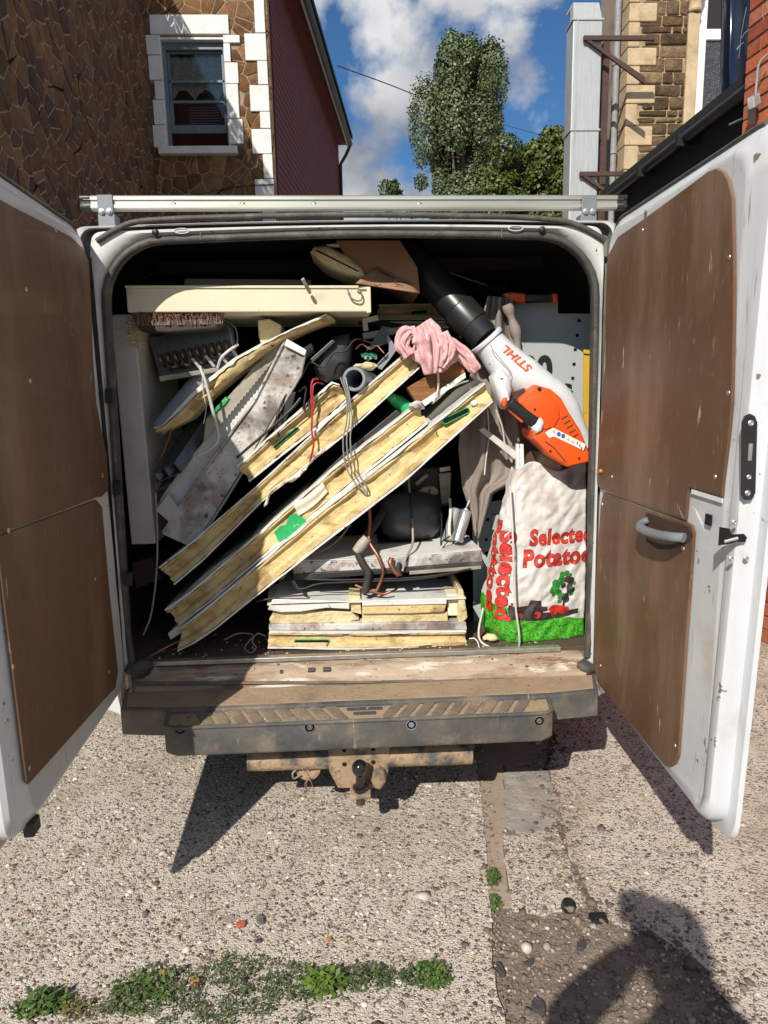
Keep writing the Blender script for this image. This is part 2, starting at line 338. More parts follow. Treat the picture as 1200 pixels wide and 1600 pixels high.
# exposed aggregate, far too many to count
ib = bmesh.new(); bmesh.ops.create_icosphere(ib, subdivisions=1, radius=1); IV = np.array([tuple(v.co) for v in ib.verts]); IF = np.array([[v.index for v in f.verts] for f in ib.faces]); ib.free()
OV = np.array([(1,0,0),(-1,0,0),(0,1,0),(0,-1,0),(0,0,1),(.7,.7,.45),(-.7,.7,.45),(.7,-.7,.45),(-.7,-.7,.45)], float)
PAL = np.array([(.46,.40,.34),(.58,.52,.46),(.30,.25,.21),(.20,.16,.14),(.12,.10,.09),(.48,.40,.32),(.62,.57,.51),(.36,.24,.15),(.28,.22,.19),(.46,.36,.25)])
PW = np.array([.20,.18,.14,.11,.10,.09,.08,.04,.03,.03]); PW /= PW.sum()
def pebbles(name, XY, size, zbase, flatn, pal=PAL, pw=PW, sink=.55, m='pebble'):
    n = len(XY); k = len(IV)
    V = IV[None].repeat(n, 0)*(1+rng.normal(0, .13, (n, k, 1)))
    sx = np.exp(rng.normal(0, .45, n))*size; sy = sx*rng.uniform(.55, 1, n); sz = sx*flatn*rng.uniform(.6, 1.2, n); th = rng.uniform(0, pi, n)
    X = V[:, :, 0]*sx[:, None]; Yv = V[:, :, 1]*sy[:, None]
    P = np.stack([X*np.cos(th)[:, None]-Yv*np.sin(th)[:, None]+XY[:, 0:1], X*np.sin(th)[:, None]+Yv*np.cos(th)[:, None]+XY[:, 1:2], V[:, :, 2]*sz[:, None]+zbase+(sz*(1-2*sink))[:, None]], 2)
    F = (IF[None]+(np.arange(n)*k)[:, None, None]).reshape(-1, 3)
    me = bpy.data.meshes.new(name); nv = n*k; me.vertices.add(nv); me.vertices.foreach_set('co', (P.reshape(-1, 3)-[0, 0, GZ]).ravel())
    me.loops.add(F.size); me.loops.foreach_set('vertex_index', F.ravel()); me.polygons.add(len(F)); me.polygons.foreach_set('loop_start', np.arange(len(F))*3); me.polygons.foreach_set('use_smooth', [True]*len(F)); me.update(calc_edges=True)
    me.materials.append(MATS[m]); c = np.ones((nv, 4)); ci = pal[rng.choice(len(pal), n, p=pw)]*rng.uniform(.8, 1.2, (n, 1)); c[:, :3] = ci.repeat(k, 0)
    a = me.color_attributes.new('Col', 'FLOAT_COLOR', 'POINT'); a.data.foreach_set('color', c.ravel())
    o = bpy.data.objects.new(name, me); COL.objects.link(o); o.location = (0, 0, GZ); return stuff(o)
XY = np.stack([rng.uniform(-1.55, 1.9, 60000), rng.uniform(-1.0, 1.1, 60000)], 1)
okL = in_poly(XY, slabL); okR = in_poly(XY, slabR); okM = in_poly(XY, mid)
o = pebbles('exposed_pebbles', XY[okL | okR | okM][:26000], .0040, GZ, .60, sink=.60); tag(o, 'grey and beige pebbles exposed in the worn concrete', 'pebbles')
big = XY[okL | okR][-260:]; o = pebbles('exposed_stones', big, .0062, GZ, .4, sink=.70); tag(o, 'larger brown stones set in the worn concrete', 'pebbles')
D = np.stack([rng.uniform(.2, 1.3, 9000), rng.uniform(-1.1, .1, 9000)], 1); dirtm = ~(in_poly(D, slabL) | in_poly(D, slabR) | in_poly(D, mid) | in_poly(D, strip) | in_poly(D, patch) | in_poly(D, backp))
D = D[dirtm]
GP = np.array([(.18,.13,.10),(.26,.20,.16),(.36,.31,.27),(.12,.09,.075),(.48,.42,.36)]); GW = np.array([.4,.28,.14,.14,.04])
o = pebbles('loose_grit', D[:3600], .0042, GZ-.009, .6, GP, GW, .3); tag(o, 'loose brown grit in the broken corner of the concrete', 'gravel')
E_ = D[3600:]; c0 = np.array(atz(1040, 1500)[:2]); w = np.exp(-((E_-c0)**2).sum(1)/.05); E_ = E_[rng.uniform(0, 1, len(E_)) < w*1.6][:420]
Fr = np.array(seamR)[rng.integers(len(seamR), size=900)]+rng.normal(0, .035, (900, 2)); o = pebbles('edge_grit', Fr, .0045, GZ, .6, GP, GW, .3); tag(o, 'brown grit spilling over the edge of the right slab', 'gravel')
Fr = np.array(seamL)[rng.integers(len(seamL), size=500)]+rng.normal(0, .022, (500, 2)); o = pebbles('edge_grit', Fr, .0035, GZ-.003, .6, GP, GW, .3); tag(o, 'brown grit lying along the long seam', 'gravel')
o = pebbles('loose_gravel', E_, .013, GZ-.009, .6, GP, GW, .25); tag(o, 'loose stones heaped along the edge of the broken concrete', 'gravel')

# small litter on the concrete
def chip(name, label, px, py, w, h, t, m, rot=0, cat='debris', nv=7, lift=.001):
    c = atz(px, py); P = []
    for k in range(nv):
        a = 2*pi*k/nv+rng.uniform(-.25, .25); r = rng.uniform(.75, 1.05); x = w*r*cos(a); y = h*r*sin(a); P.append((c[0]+x*cos(rot)-y*sin(rot), c[1]+x*sin(rot)+y*cos(rot), GZ+lift+rng.uniform(0, .003)))
    return tag(build(name, MB().prism(P, (0, 0, t)), m, bevel=min(t, w)*.2), label, cat)
mat('red_stone', (.50, .12, .07), (.36, .09, .06), 60, .8, bump=.5); mat('slate', (.045, .042, .045), (.08, .07, .065), 40, .7, bump=.5); mat('orange_stone', (.55, .24, .06), (.40, .16, .05), 50, .7, bump=.4)
mat('grey_stone', (.22, .19, .15), (.10, .09, .08), 50, .9, bump=.7)
chip('brick_fragment', 'flat red fragment lying on the concrete in front of the tow ball', 376, 1447, .015, .013, .007, 'red_stone', 0, 'stone')
chip('stone_chip', 'grey mottled stone chip right of the red fragment', 407, 1440, .012, .019, .008, 'grey_stone', .3, 'stone')
chip('slate_chip', 'small black chip just below the grey mottled stone', 404, 1473, .009, .007, .005, 'slate', .2, 'stone')
chip('orange_pebble', 'round orange pebble lying in the green weeds', 305, 1541, .013, .012, .014, 'orange_stone', 0, 'stone', 9)
chip('orange_chip', 'flat orange chip just left of the round orange pebble', 258, 1524, .014, .010, .006, 'orange_stone', .4, 'stone')
chip('orange_shard', 'small orange shard between the tow ball and right weeds', 514, 1469, .008, .007, .005, 'orange_stone', 0, 'stone')
chip('slate_chip', 'large dark slate piece nearest the bottom edge in the soil', 842, 1572, .018, .026, .008, 'slate', .2, 'stone', 6, -.006)
chip('slate_chip', 'dark slate piece in the middle of the bare soil', 908, 1477, .020, .013, .010, 'slate', .5, 'stone', 6, -.006)
chip('slate_chip', 'dark flat slate at the seam beside the left slab', 782, 1515, .011, .026, .008, 'slate', .1, 'stone', 6, -.006)
chip('slate_chip', 'thin slate lying left of the slate in the middle of the soil', 826, 1503, .018, .010, .006, 'slate', .5, 'stone', 6, -.006)
mb = MB(); c = atz(935, 1433); mb.box((c[0]-.022, c[1]-.015, GZ-.008), (c[0]+.022, c[1]+.015, GZ+.003)); mb.box((c[0]-.016, c[1]-.010, GZ+.0031), (c[0]+.016, c[1]+.010, GZ+.006))
tag(build('plastic_clip', mb, 'black_plastic', bevel=.001), 'black rectangular plastic clip right of the round black cap', 'debris')
c = atz(887, 1416); mb = MB().lathe((c[0], c[1], GZ-.004), (.15, -.35, 1), [(0, .019), (.016, .019), (.018, .016), (.014, .0155), (.014, .009), (.019, .008), (.019, .004), (.016, .003)], 20)
tag(build('rubber_bung', mb, 'black_plastic', smooth=35), 'round black rubber cap lying on the concrete edge', 'cap')

# weeds
def weed(name, label, px, py, rad, n, hgt, cols, sq=1, leaf=.011):
    c = atz(px, py); vs = []; fs = []; cc = []
    sd_ = px*.37+py
    for i in range(n):
        a = rng.uniform(0, 2*pi); r = rad*sqrt(rng.uniform(0, 1))*(1+.55*mnoise.noise(Vector((cos(a)*1.5, sin(a)*1.5, sd_))))
        if mnoise.noise(Vector((r*cos(a)*38, r*sin(a)*38, sd_))) < -.12+.2*(r/rad)-.25*(leaf > .0095): continue
        x = c[0]+r*cos(a)*sq; y = c[1]+r*sin(a)*.6; h = hgt*rng.uniform(.05, 1)**1.5*(1-.6*min(1, (r/rad)**2)); z = GZ-.006+h
        th = rng.uniform(0, 2*pi); s = leaf*rng.uniform(.6, 1.3); t = rng.uniform(-.5, .6); d = np.array([cos(th), sin(th), t]); sd = np.array([-sin(th), cos(th), rng.uniform(-.3, .3)])
        p = np.array([x, y, z]); k = len(vs); vs += [p, p+d*s*.5+sd*s*.28, p+d*s, p+d*s*.5-sd*s*.28]; fs.append((k, k+1, k+2, k+3)); cc += [cols[rng.integers(len(cols))]]*4
        if i % 9 == 0:
            k = len(vs); b = np.array([x, y, z]); g = np.array([c[0]+(x-c[0])*.7, c[1]+(y-c[1])*.7, GZ-.012]); q = np.array([.0008, .0005, 0]); vs += [g-q, g+q, b+q, b-q]; fs.append((k, k+1, k+2, k+3)); cc += [cols[0]]*4
    mb = MB(); mb.add(vs, fs); return tag(build(name, mb, 'weed', colors=np.array(cc), fixn=False, origin=(c[0], c[1], GZ)), label, 'weed')
G1 = [(.08, .15, .03), (.11, .18, .04), (.06, .11, .025), (.15, .17, .06)]; G2 = [(.10, .14, .06), (.07, .11, .045), (.14, .17, .08), (.05, .08, .035), (.20, .18, .10)]
weed('weed', 'bright green leafy weed nearest the bottom left corner', 68, 1572, .055, 420, .05, G1, leaf=.016)
weed('weed', 'green leafy weed left of the round orange pebble', 222, 1552, .085, 700, .04, G1, leaf=.013)
weed('ground_weed', 'wide grey green mat of weed around the round orange pebble', 345, 1552, .18, 5200, .035, G2, 1.35, .009)
weed('ground_weed', 'low grey green weed at the left end of the weed line', 185, 1572, .07, 700, .03, G2, 1.2, .009)
weed('ground_weed', 'thin grey green weed between the wide mat and the spiky weed', 452, 1545, .09, 1500, .028, G2, 1.3, .009)
weed('ground_weed', 'thin grey green weed left of the rounded tuft', 628, 1535, .05, 700, .026, G2, 1.2, .009)
weed('dry_weed', 'small dry yellowish weed near the bottom left corner', 118, 1580, .05, 380, .03, [(.24, .19, .07), (.20, .17, .08), (.14, .15, .05)], 1.1, .010)
weed('weed', 'yellow green spiky weed right of the wide mat', 505, 1540, .05, 420, .045, [(.14, .20, .03), (.10, .17, .03)], leaf=.02)
weed('ground_weed', 'grey green weed right of the yellow green spiky weed', 570, 1530, .06, 900, .04, G2, 1.2, .010)
weed('weed', 'rounded green weed tuft beside the crack in the concrete', 672, 1527, .055, 900, .045, G1, leaf=.011)
weed('weed', 'green weed growing in the seam by the cement strip', 770, 1372, .045, 700, .03, G1, .35, .010)
weed('weed', 'green weed in the seam just below the other seam weed', 773, 1410, .035, 350, .025, G1, .3, .010)

# ------------------------------------------------------------------ stone cladding helper
def voronoi(w, h, cell, jit=.38, sx=1.0):
    """irregular polygons filling a w x h rectangle"""
    nx = max(1, int(w/(cell*sx))); ny = max(1, int(h/cell)); pts = []
    for j in range(-1, ny+1):
        for i in range(-1, nx+1): pts.append(((i+.5+rng.uniform(-jit, jit)+(.5 if j % 2 else 0))*w/nx, (j+.5+rng.uniform(-jit, jit))*h/ny))
    P = np.array(pts); cells = []
    for i, p in enumerate(P):
        poly = [np.array(q, float) for q in ((0, 0), (w, 0), (w, h), (0, h))]; d = ((P-p)**2).sum(1); order = np.argsort(d)[1:18]
        for j in order:
            mdp = (P[j]+p)/2; nrm = P[j]-p; o = []
            for k in range(len(poly)):
                a, b = poly[k], poly[(k+1) % len(poly)]; da, db = np.dot(a-mdp, nrm), np.dot(b-mdp, nrm)
                if da <= 0: o.append(a)
                if da*db < 0: o.append(a+(b-a)*da/(da-db))
            poly = o
            if len(poly) < 3: break
        if len(poly) >= 3: cells.append(poly)
    return cells
def area2(p): return abs(.5*sum(p[i][0]*p[(i+1) % len(p)][1]-p[(i+1) % len(p)][0]*p[i][1] for i in range(len(p))))
def clad(parent, cells, o0, u, v, nrm, gap, proud, m, cols, name='stone', limit=300, vis=None):
    o0, u, v, nrm = (np.array(q, float) for q in (o0, u, v, nrm)); done = []
    for c in cells:
        if area2(c) < gap*gap*6: continue
        try: q = roundpoly(inset2(c, gap), gap*2.2, 2)
        except Exception: continue
        if area2(q) > area2(c): continue
        q = q+rng.normal(0, gap*.18, q.shape); qi = inset2(q, gap*.8)
        pr = proud*rng.uniform(.6, 1.25); tl = rng.normal(0, pr*.22, 2); cen = q.mean(0); wd = np.ptp(q, axis=0)+1e-6
        bk = [o0+u*x+v*y+nrm*.001 for x, y in q]; m1 = [o0+u*x+v*y+nrm*(pr*.55) for x, y in q]; fr = [o0+u*x+v*y+nrm*(pr+np.dot(tl, (np.array((x, y))-cen)/wd)) for x, y in qi]
        done.append((area2(c)*(10 if vis and vis(cen) else 1), [bk, m1, fr], np.array(cols[rng.integers(len(cols))])*rng.uniform(.75, 1.2)))
    done.sort(key=lambda t: -t[0]); rest = MB(); rc = []
    for i, (a_, rings, col) in enumerate(done):
        if i < limit:
            mb = MB().loft(rings, True, False, True); build(name, mb, m, parent, smooth=50, colors=np.tile(col, (len(mb.v), 1)))
        else: rest.loft(rings, True, False, True); rc += [col]*(3*len(rings[0]))
    if rest.v: stuff(build(name+'_cladding', rest, m, parent, smooth=50, colors=np.array(rc)))

# ------------------------------------------------------------------ house on the left
YW = 7.88; XS = at(235, 150, YW)[0]
q = at(266, 52, YW); ZT = q[2]+(q[0]-XS)*(-SUN[2]/SUN[0])          # eaves whose shadow crosses the window wall
house = thing('stone_house', 'brown crazy paved stone house with white painted window surround', 'house', (XS, YW, GZ))
side = build('side_wall', MB().box((XS-.35, -.5, GZ), (XS, YW+.3, ZT)), 'wall_mortar', house)
BR = [(.15, .070, .030), (.185, .088, .036), (.125, .060, .029), (.16, .080, .042), (.21, .105, .045), (.10, .050, .028)]
cells = voronoi(6.4, 7.2, .15, .62, 1.15)
clad(side, cells, (XS, YW-.006-6.4, .12), (0, 1, 0), (0, 0, 1), (1, 0, 0), .0065, .006, 'crazy_stone', BR, vis=lambda c: c[0] > 1.9 and 2.2 < c[1] < 6.2)
XR = at(425, 150, YW)[0]
wwall = MB()
wx0, wz0 = at(262, 236, YW)[[0, 2]]; wx1, wz1 = at(350, 62, YW)[[0, 2]]
wwall.box((XS, YW, GZ), (wx0, YW+.3, ZT)); wwall.box((wx1, YW, GZ), (XR-.02, YW+.3, ZT)); wwall.box((wx0, YW, GZ), (wx1, YW+.3, wz0)); wwall.box((wx0, YW, wz1), (wx1, YW+.3, ZT))
ww = build('window_wall', wwall, 'wall_mortar', house)
gzw = GZ+.05; gvis = at(300, 330, YW)[2]-.3
cells = [c for c in voronoi(XR-XS, ZT-gzw-.02, .18, .6) if not (wx0-.1 < np.mean([p[0] for p in c])+XS < wx1+.1 and wz0-.05 < np.mean([p[1] for p in c])+gzw < wz1+.1)]
clad(ww, cells, (XS, YW, gzw), (1, 0, 0), (0, 0, 1), (0, -1, 0), .007, .007, 'crazy_stone', [(.20, .10, .035), (.24, .125, .05), (.16, .08, .03), (.27, .15, .065)], vis=lambda c: c[1] > gvis-gzw)
def zp(x, y): return (220+x/5.332, 20+y/5.332)
def block(name, x0, y0_, x1_, y1_, m='white_paint', proud=.03, par=None, lean=0.0, depth=.05, fixl=None, fixr=None):
    a = at(*zp(x0, y0_), YW); b = at(*zp(x1_, y0_), YW); c = at(*zp(x1_+lean*(y1_-y0_), y1_), YW); d = at(*zp(x0+lean*(y1_-y0_), y1_), YW); g = .004
    xl = (a[0]+d[0])/2+g; xr = (b[0]+c[0])/2-g; zt_ = (a[2]+b[2])/2-g; zb_ = (c[2]+d[2])/2+g
    xl = xl if fixl is None else fixl; xr = xr if fixr is None else fixr
    return build(name, MB().box((xl, YW-proud, zb_), (xr, YW-proud+depth+.02, zt_)), m, par or ww, bevel=.008)
LN = .085
block('lintel', 78, 25, 738, 192, proud=.042)
for (xl, ya, yb) in ((25, 192, 360), (68, 360, 570), (118, 570, 730), (108, 730, 940), (105, 940, 1128)):
    xr = 185+(ya+yb)/2*.088-12; block('jamb_block', xl, ya, xr, yb, proud=.038 if xl < 60 else .034, fixr=wx0+.008)
for (xr, ya, yb) in ((830, 192, 262), (752, 262, 420), (818, 420, 600), (822, 600, 890), (858, 890, 1100)):
    xl = 650+(ya+yb)/2*.052; block('jamb_block', xl, ya, xr, yb, proud=.036, fixl=wx1-.008)
block('window_sill', 160, 1128, 812, 1196, proud=.11, depth=.25)
for i, (xl, ya, yb) in enumerate(((955, -120, 178), (875, 178, 408), (982, 408, 608), (918, 608, 830), (1002, 830, 972), (934, 972, 1182), (1028, 1182, 1388), (958, 1388, 1540), (1020, 1540, 1760))):
    xr = 1035+(ya+yb)/2*.054
    block('quoin_block', xl-8, ya, xr, yb, proud=.032 if i % 2 else .036, depth=.36)
# reveal, sash window standing part open
rv = MB(); wd = .16
rv.box((wx0-.02, YW-.02, wz0-.02), (wx0+.006, YW+wd, wz1+.02)); rv.box((wx1-.006, YW-.02, wz0-.02), (wx1+.02, YW+wd, wz1+.02)); rv.box((wx0, YW-.02, wz1-.006), (wx1, YW+wd, wz1+.02))
build('window_reveal', rv, 'white_paint', ww)
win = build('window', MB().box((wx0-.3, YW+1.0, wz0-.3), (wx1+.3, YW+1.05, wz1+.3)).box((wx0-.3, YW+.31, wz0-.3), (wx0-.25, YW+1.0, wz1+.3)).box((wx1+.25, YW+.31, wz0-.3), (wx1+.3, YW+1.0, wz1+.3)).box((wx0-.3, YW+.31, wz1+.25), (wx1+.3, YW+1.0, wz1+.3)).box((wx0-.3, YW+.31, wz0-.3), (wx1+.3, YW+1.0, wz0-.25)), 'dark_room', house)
def wz(zy): return wz1+(wz0-wz1)*(zy-190)/(1105-190)
WW = wx1-wx0
fr = MB(); fy = YW+.05; wa, wb = wx0+.007, wx1-.007
fr.box((wa, fy, wz0), (wa+.045, fy+.09, wz1-.007)).box((wb-.03, fy, wz0), (wb, fy+.09, wz1-.007)).box((wa+.045, fy, wz(255)), (wb-.03, fy+.09, wz1-.007))
build('window_frame', fr, 'grey_frame', win, bevel=.006)
sa, sb = wa+.046, wb-.031
top = MB(); ty = fy+.05; 
for (za, zb) in ((256, 275), (488, 512), (655, 686)): top.box((sa, ty, wz(zb)), (sb, ty+.03, wz(za)))
top.box((sa, ty, wz(655)), (sa+.035, ty+.03, wz(275))).box((sb-.03, ty, wz(655)), (sb, ty+.03, wz(275)))
build('upper_sash', top, 'grey_frame', win, bevel=.004)
bot = MB(); by = fy+.012; bot.box((sa, by, wz(942)), (sb, by+.03, wz(872))).box((sa, by, wz(872)), (sa+.05, by+.03, wz(690))).box((sb-.02, by, wz(872)), (sb, by+.03, wz(690))).box((sa, by, wz(690)), (sb, by+.03, wz(668)))
build('lower_sash', bot, 'grey_frame', win, bevel=.004)
for (za, zb, yy) in ((275, 488, ty+.012), (512, 655, ty+.012), (690, 872, by+.012)): build('pane', MB().box((sa+.02, yy, wz(zb)-.004), (sb-.015, yy+.004, wz(za)+.004)), 'window_glass', win)
cu = MB(); P = [[(sa+.02+(sb-sa-.03)*i/30, YW+.185+.015*sin(i*1.3+j*.4), wz(275)+(wz(640)-wz(275))*j/14*(1-.25*abs(sin(i*.25)))) for i in range(31)] for j in range(15)]
cu.grid(P); build('curtain', cu, 'curtain', win, smooth=60, fixn=False)
bl = MB()
for k in range(9): z = wz(700)+(wz(880)-wz(700))*k/8; bl.obox(((sa+sb)/2+.06, YW+.17, z), (.2, 0, 0), (0, .010, .006), (0, 0, .001))
build('blind', bl, 'blind', win)
# eaves of the side wall, above the picture
build('eaves', MB().prism([(XS-.5, -.5, ZT), (XS+.06, -.5, ZT), (XS-.5, -.5, ZT+.5)], (0, YW+.8, 0)), 'felt', house)
wire('wall_cable', None, [(250, 318, YW-.03), (300, 306, YW-.03), (370, 292, YW-.03), (428, 288, YW-.045)], .006, 'black_plastic', parent=ww)

# ------------------------------------------------------------------ red boarded building
c0 = np.array([XR-.01, YW+.32]); c1 = at(529, 260, 15.6)[[0, 1]]; dv = c1-c0; Lw = np.linalg.norm(dv); dv = dv/Lw; nv_ = np.array([dv[1], -dv[0]])
red = thing('red_clad_building', 'dark red boarded building beside the white painted corner', 'building', (c0[0], c0[1], GZ))
ge = at(545, 222, 15.2); ZR = ge[2]+.05
wl = MB().prism([(*c0, GZ), (*c1, GZ), (*c1, ZR), (*c0, ZR)], (-nv_[0]*3, -nv_[1]*3, 0)); build('wall', wl, 'red_board', red)
bh = .11; bm0 = MB(); z = 3.4; n_ = np.array([nv_[0], nv_[1], 0]); d_ = np.array([dv[0], dv[1], 0])
src = None; k = 0
half = Lw*.5
while z < ZR-.02:
    for a0, a1 in ((0.0, half-.004), (half+.004, Lw)):
        p0 = np.array([*c0, z])+d_*a0+n_*.002; p1 = np.array([*c0, z])+d_*a1+n_*.002
        vs = [p0, p1, p1+n_*.012, p0+n_*.012, p0+[0, 0, bh-.003], p1+[0, 0, bh-.003], p1+n_*.006+[0, 0, bh-.003], p0+n_*.006+[0, 0, bh-.003]]
        build('board', MB().add(vs, [(0,3,2,1),(4,5,6,7),(0,1,5,4),(1,2,6,5),(2,3,7,6),(3,0,4,7)]), 'red_board', red)
    z += bh
gd = n_*.30; p0 = np.array([*c0, ZR])+gd; p1 = np.array([*c0, ZR])+d_*(Lw-.1)+gd
gt = MB().tube([p0, p1], .07, 10, flat=1.1); gut = build('gutter', gt, 'black_plastic', red, smooth=50)
build('soffit', MB().prism([p0+[0, 0, -.02]-n_*.30, p0+[0, 0, -.02], p1+[0, 0, -.02], p1+[0, 0, -.02]-n_*.30], (0, 0, .1)), 'red_board', red)
build('fascia', MB().prism([p0-n_*.05+[0, 0, -.1], p1-n_*.05+[0, 0, -.1], p1-n_*.05+[0, 0, .16], p0-n_*.05+[0, 0, .16]], n_*.03), 'galvanised', red)
build('downpipe', MB().tube([p1+[0, 0, -.05], p1-n_*.1+[0, 0, -.25], p1-n_*.24+[0, 0, -.45], p1-n_*.24+[0, 0, -3.5]], .04, 8), 'black_plastic', red, smooth=50)
build('roof', MB().prism([p0+n_*.08+[0, 0, .09], p1+n_*.08+[0, 0, .09], p1-n_*2.2+[0, 0, 1.7], p0-n_*2.2+[0, 0, 1.7]], (0, 0, .08)), 'felt', red)

# ------------------------------------------------------------------ duct and stone house on the right
YF = 7.5
def zq(x, y): return (960+x/5.0, y/5.0)
fx0 = at(982, 120, YF)[0]
cor = thing('corner_house', 'stone house with pale corner blocks and a white framed window', 'house', (fx0, YF, GZ))
fx1 = at(1210, 100, YF)[0]+1.2; ZF = 9.0
gx0, gz0 = at(*zq(618, 1040), YF)[[0, 2]]; gx1, gz1 = at(*zq(1000, -60), YF)[[0, 2]]; gx1 = gx0+1.25
fw = MB().box((fx0, YF, GZ), (gx0, YF+.35, ZF)).box((gx1, YF, GZ), (fx1, YF+.35, ZF)).box((gx0, YF, GZ), (gx1, YF+.35, gz0)).box((gx0, YF, gz1+.4), (gx1, YF+.35, ZF))
fwall = build('front_wall', fw, 'pointing', cor)
build('side_wall', MB().box((fx0+.002, YF+.351, GZ), (fx0+.3, YF+1.15, ZF)), 'render_wall', cor)
def wblock(name, x0, y0_, x1_, y1_, m, proud, par, depth=.06, bev=.01, g=.004, colors=None):
    a = at(*zq(x0, y0_), YF); c = at(*zq(x1_, y1_), YF); mb = MB().box((min(a[0], c[0])+g, YF-proud, c[2]+g), (max(a[0], c[0])-g, YF-proud+depth, a[2]-g))
    return build(name, mb, m, par, bevel=bev, colors=None if colors is None else np.tile(colors, (8, 1)))
for i, (xr, ya, yb) in enumerate(((200, -140, 28), (330, 28, 178), (196, 178, 376), (325, 376, 520), (194, 520, 668), (314, 668, 816), (176, 816, 988), (292, 988, 1142), (180, 1142, 1330), (300, 1330, 1500))):
    a = at(*zq(xr, ya), YF); c = at(*zq(xr, yb), YF); dp = .55 if xr < 250 else .32
    build('quoin_block', MB().box((fx0-.03, YF-.03, c[2]+.004), ((a[0]+c[0])/2-.004, YF+dp, a[2]-.004)), 'ashlar', fwall, bevel=.014)
# rubble courses between the quoins and the window pilaster
RC = [(.17, .105, .055), (.22, .14, .075), (.13, .08, .045), (.27, .18, .10), (.20, .12, .06)]
rx1 = at(*zq(560, 500), YF)[0]; zz = at(*zq(300, 1500), YF)[2]; ztop = at(*zq(300, -160), YF)[2]
while zz < ztop:
    hh = rng.uniform(.075, .19); x = fx0+.10+rng.uniform(0, .1)
    while x < rx1-.02:
        wv = min(rng.uniform(.13, .42), rx1-x); 
        if wv > .05:
            poly = [np.array(q) for q in ((x, zz), (x+wv, zz), (x+wv, zz+hh), (x, zz+hh))]
            q = roundpoly(inset2(poly, .009), .02, 2)+rng.normal(0, .004, (12, 2)); qi = inset2(q, .012); pr = rng.uniform(.012, .028); col = np.array(RC[rng.integers(len(RC))])*rng.uniform(.6, 1.1)
            mb = MB().loft([[(a, YF, b) for a, b in q], [(a, YF-pr*.6, b) for a, b in q], [(a, YF-pr+rng.normal(0, .004), b) for a, b in qi]], True, False, True)
            build('rubble_stone', mb, 'rubble', fwall, smooth=60, colors=np.tile(col, (len(mb.v), 1)))
        x += wv
    zz += hh
pil = wblock('pilaster', 568, 110, 612, 1062, 'ashlar', .05, fwall, .10, .012)
a = at(*zq(625, 100), YF); pr_ = abs(at(*zq(660, 500), YF)[0]-at(*zq(568, 500), YF)[0])/2
build('capital', MB().lathe((a[0], YF-.01, a[2]), (0, 0, 1), [(0, pr_*1.02), (.02, pr_*1.12), (.045, pr_*1.0), (.10, pr_*1.05), (.19, pr_*1.35), (.22, pr_*1.5), (.27, pr_*1.5)], 20), 'ashlar', fwall, smooth=40)
build('arch_stone', MB().box((a[0]-pr_*1.4, YF-.06, a[2]+.271), (a[0]+pr_*1.6, YF+.05, a[2]+1.2)), 'ashlar', fwall, bevel=.012)
wblock('window_sill', 500, 1062, 1300, 1130, 'ashlar', .09, fwall, .2)
w2 = thing_part = build('window', MB().box((gx0, YF+.22, gz0), (gx1, YF+.25, gz1+.4)), 'dark_room', cor)
def wpx(zx, zy): return at(*zq(zx, zy), YF)[[0, 2]]
fa, fzb = wpx(648, 1052); fb, fzt = wpx(655, 205); fL = at(*zq(690, 600), YF)[0]-.03; 
fL -= .035; g_x0 = fL+.115; g_x1 = g_x0+.36; gzb = wpx(700, 975)[1]; gzt = wpx(740, 290)[1]
pv = MB().box((fL, YF+.06, fzb), (g_x0, YF+.13, gz1+.4)).box((g_x0, YF+.06, fzb), (g_x1, YF+.13, gzb)).box((g_x0, YF+.06, gzt), (g_x1, YF+.13, fzt)).box((g_x1, YF+.062, fzb), (g_x1+.1, YF+.135, gz1+.4)).box((g_x1+.1, YF+.06, fzb), (gx1, YF+.13, gzb))
build('window_frame', pv, 'pvc_white', w2, bevel=.008)
build('pane', MB().box((g_x0, YF+.09, gzb), (g_x1, YF+.10, gzt)), 'frosted', w2, ).__setitem__('label', 'dark frosted lower window pane')
build('pane', MB().box((g_x0, YF+.09, fzt), (g_x1, YF+.10, gz1+.4)), 'dark_room', w2); build('pane', MB().box((g_x1+.1, YF+.09, gzb), (gx1, YF+.10, gz1+.4)), 'frosted', w2)
dpx = at(967, 150, YF-.02)[0]
mb = MB().tube([(dpx, YF+.12, .2), (dpx, YF+.12, 9)], .045, 10)
for z in (4.6, 5.7): mb.lathe((dpx, YF+.12, z), (0, 0, 1), [(0, .05), (0, .055), (.1, .055), (.1, .05)], 12)
tag(build('downpipe', mb, 'cable_grey', smooth=50), 'grey downpipe running up beside the pale corner blocks', 'pipe')

# duct with brackets
YD = 7.0
du = thing('metal_duct', 'tall galvanised metal duct with rust streaks beside the trees', 'duct', at(912, 300, YD)*[1, 1, 0]+[0, 0, GZ])
dx0 = at(893, 150, YD)[0]; dx1 = at(938, 150, YD)[0]; dzt = at(900, 30, YD)[2]
zs = [GZ+.3, at(900, 203, YD)[2], dzt]
for k in range(2): build('duct_section', MB().box((dx0, YD, zs[k]+.004), (dx1, YD+.28, zs[k+1]-.004)), 'galvanised', du, bevel=.012)
build('duct_elbow', MB().prism([(dx0, YD, dzt), (dx1, YD, dzt), (dx1, YD+.14, dzt+.26), (dx0+.04, YD+.14, dzt+.26), ], (0, .14, .0)).prism([(dx0+.05, YD+.15, dzt+.262), (dx1-.004, YD+.15, dzt+.262), (dx1-.004, YD+.3, dzt+.34), (dx0+.08, YD+.3, dzt+.34)], (0, .3, 0)), 'galvanised', du, bevel=.01)
for k in (0, 1): build('flange', MB().box((dx0-.012, YD-.012, zs[k+1]-.012), (dx1+.012, YD+.29, zs[k+1]+.012)), 'galvanised', du, bevel=.003)
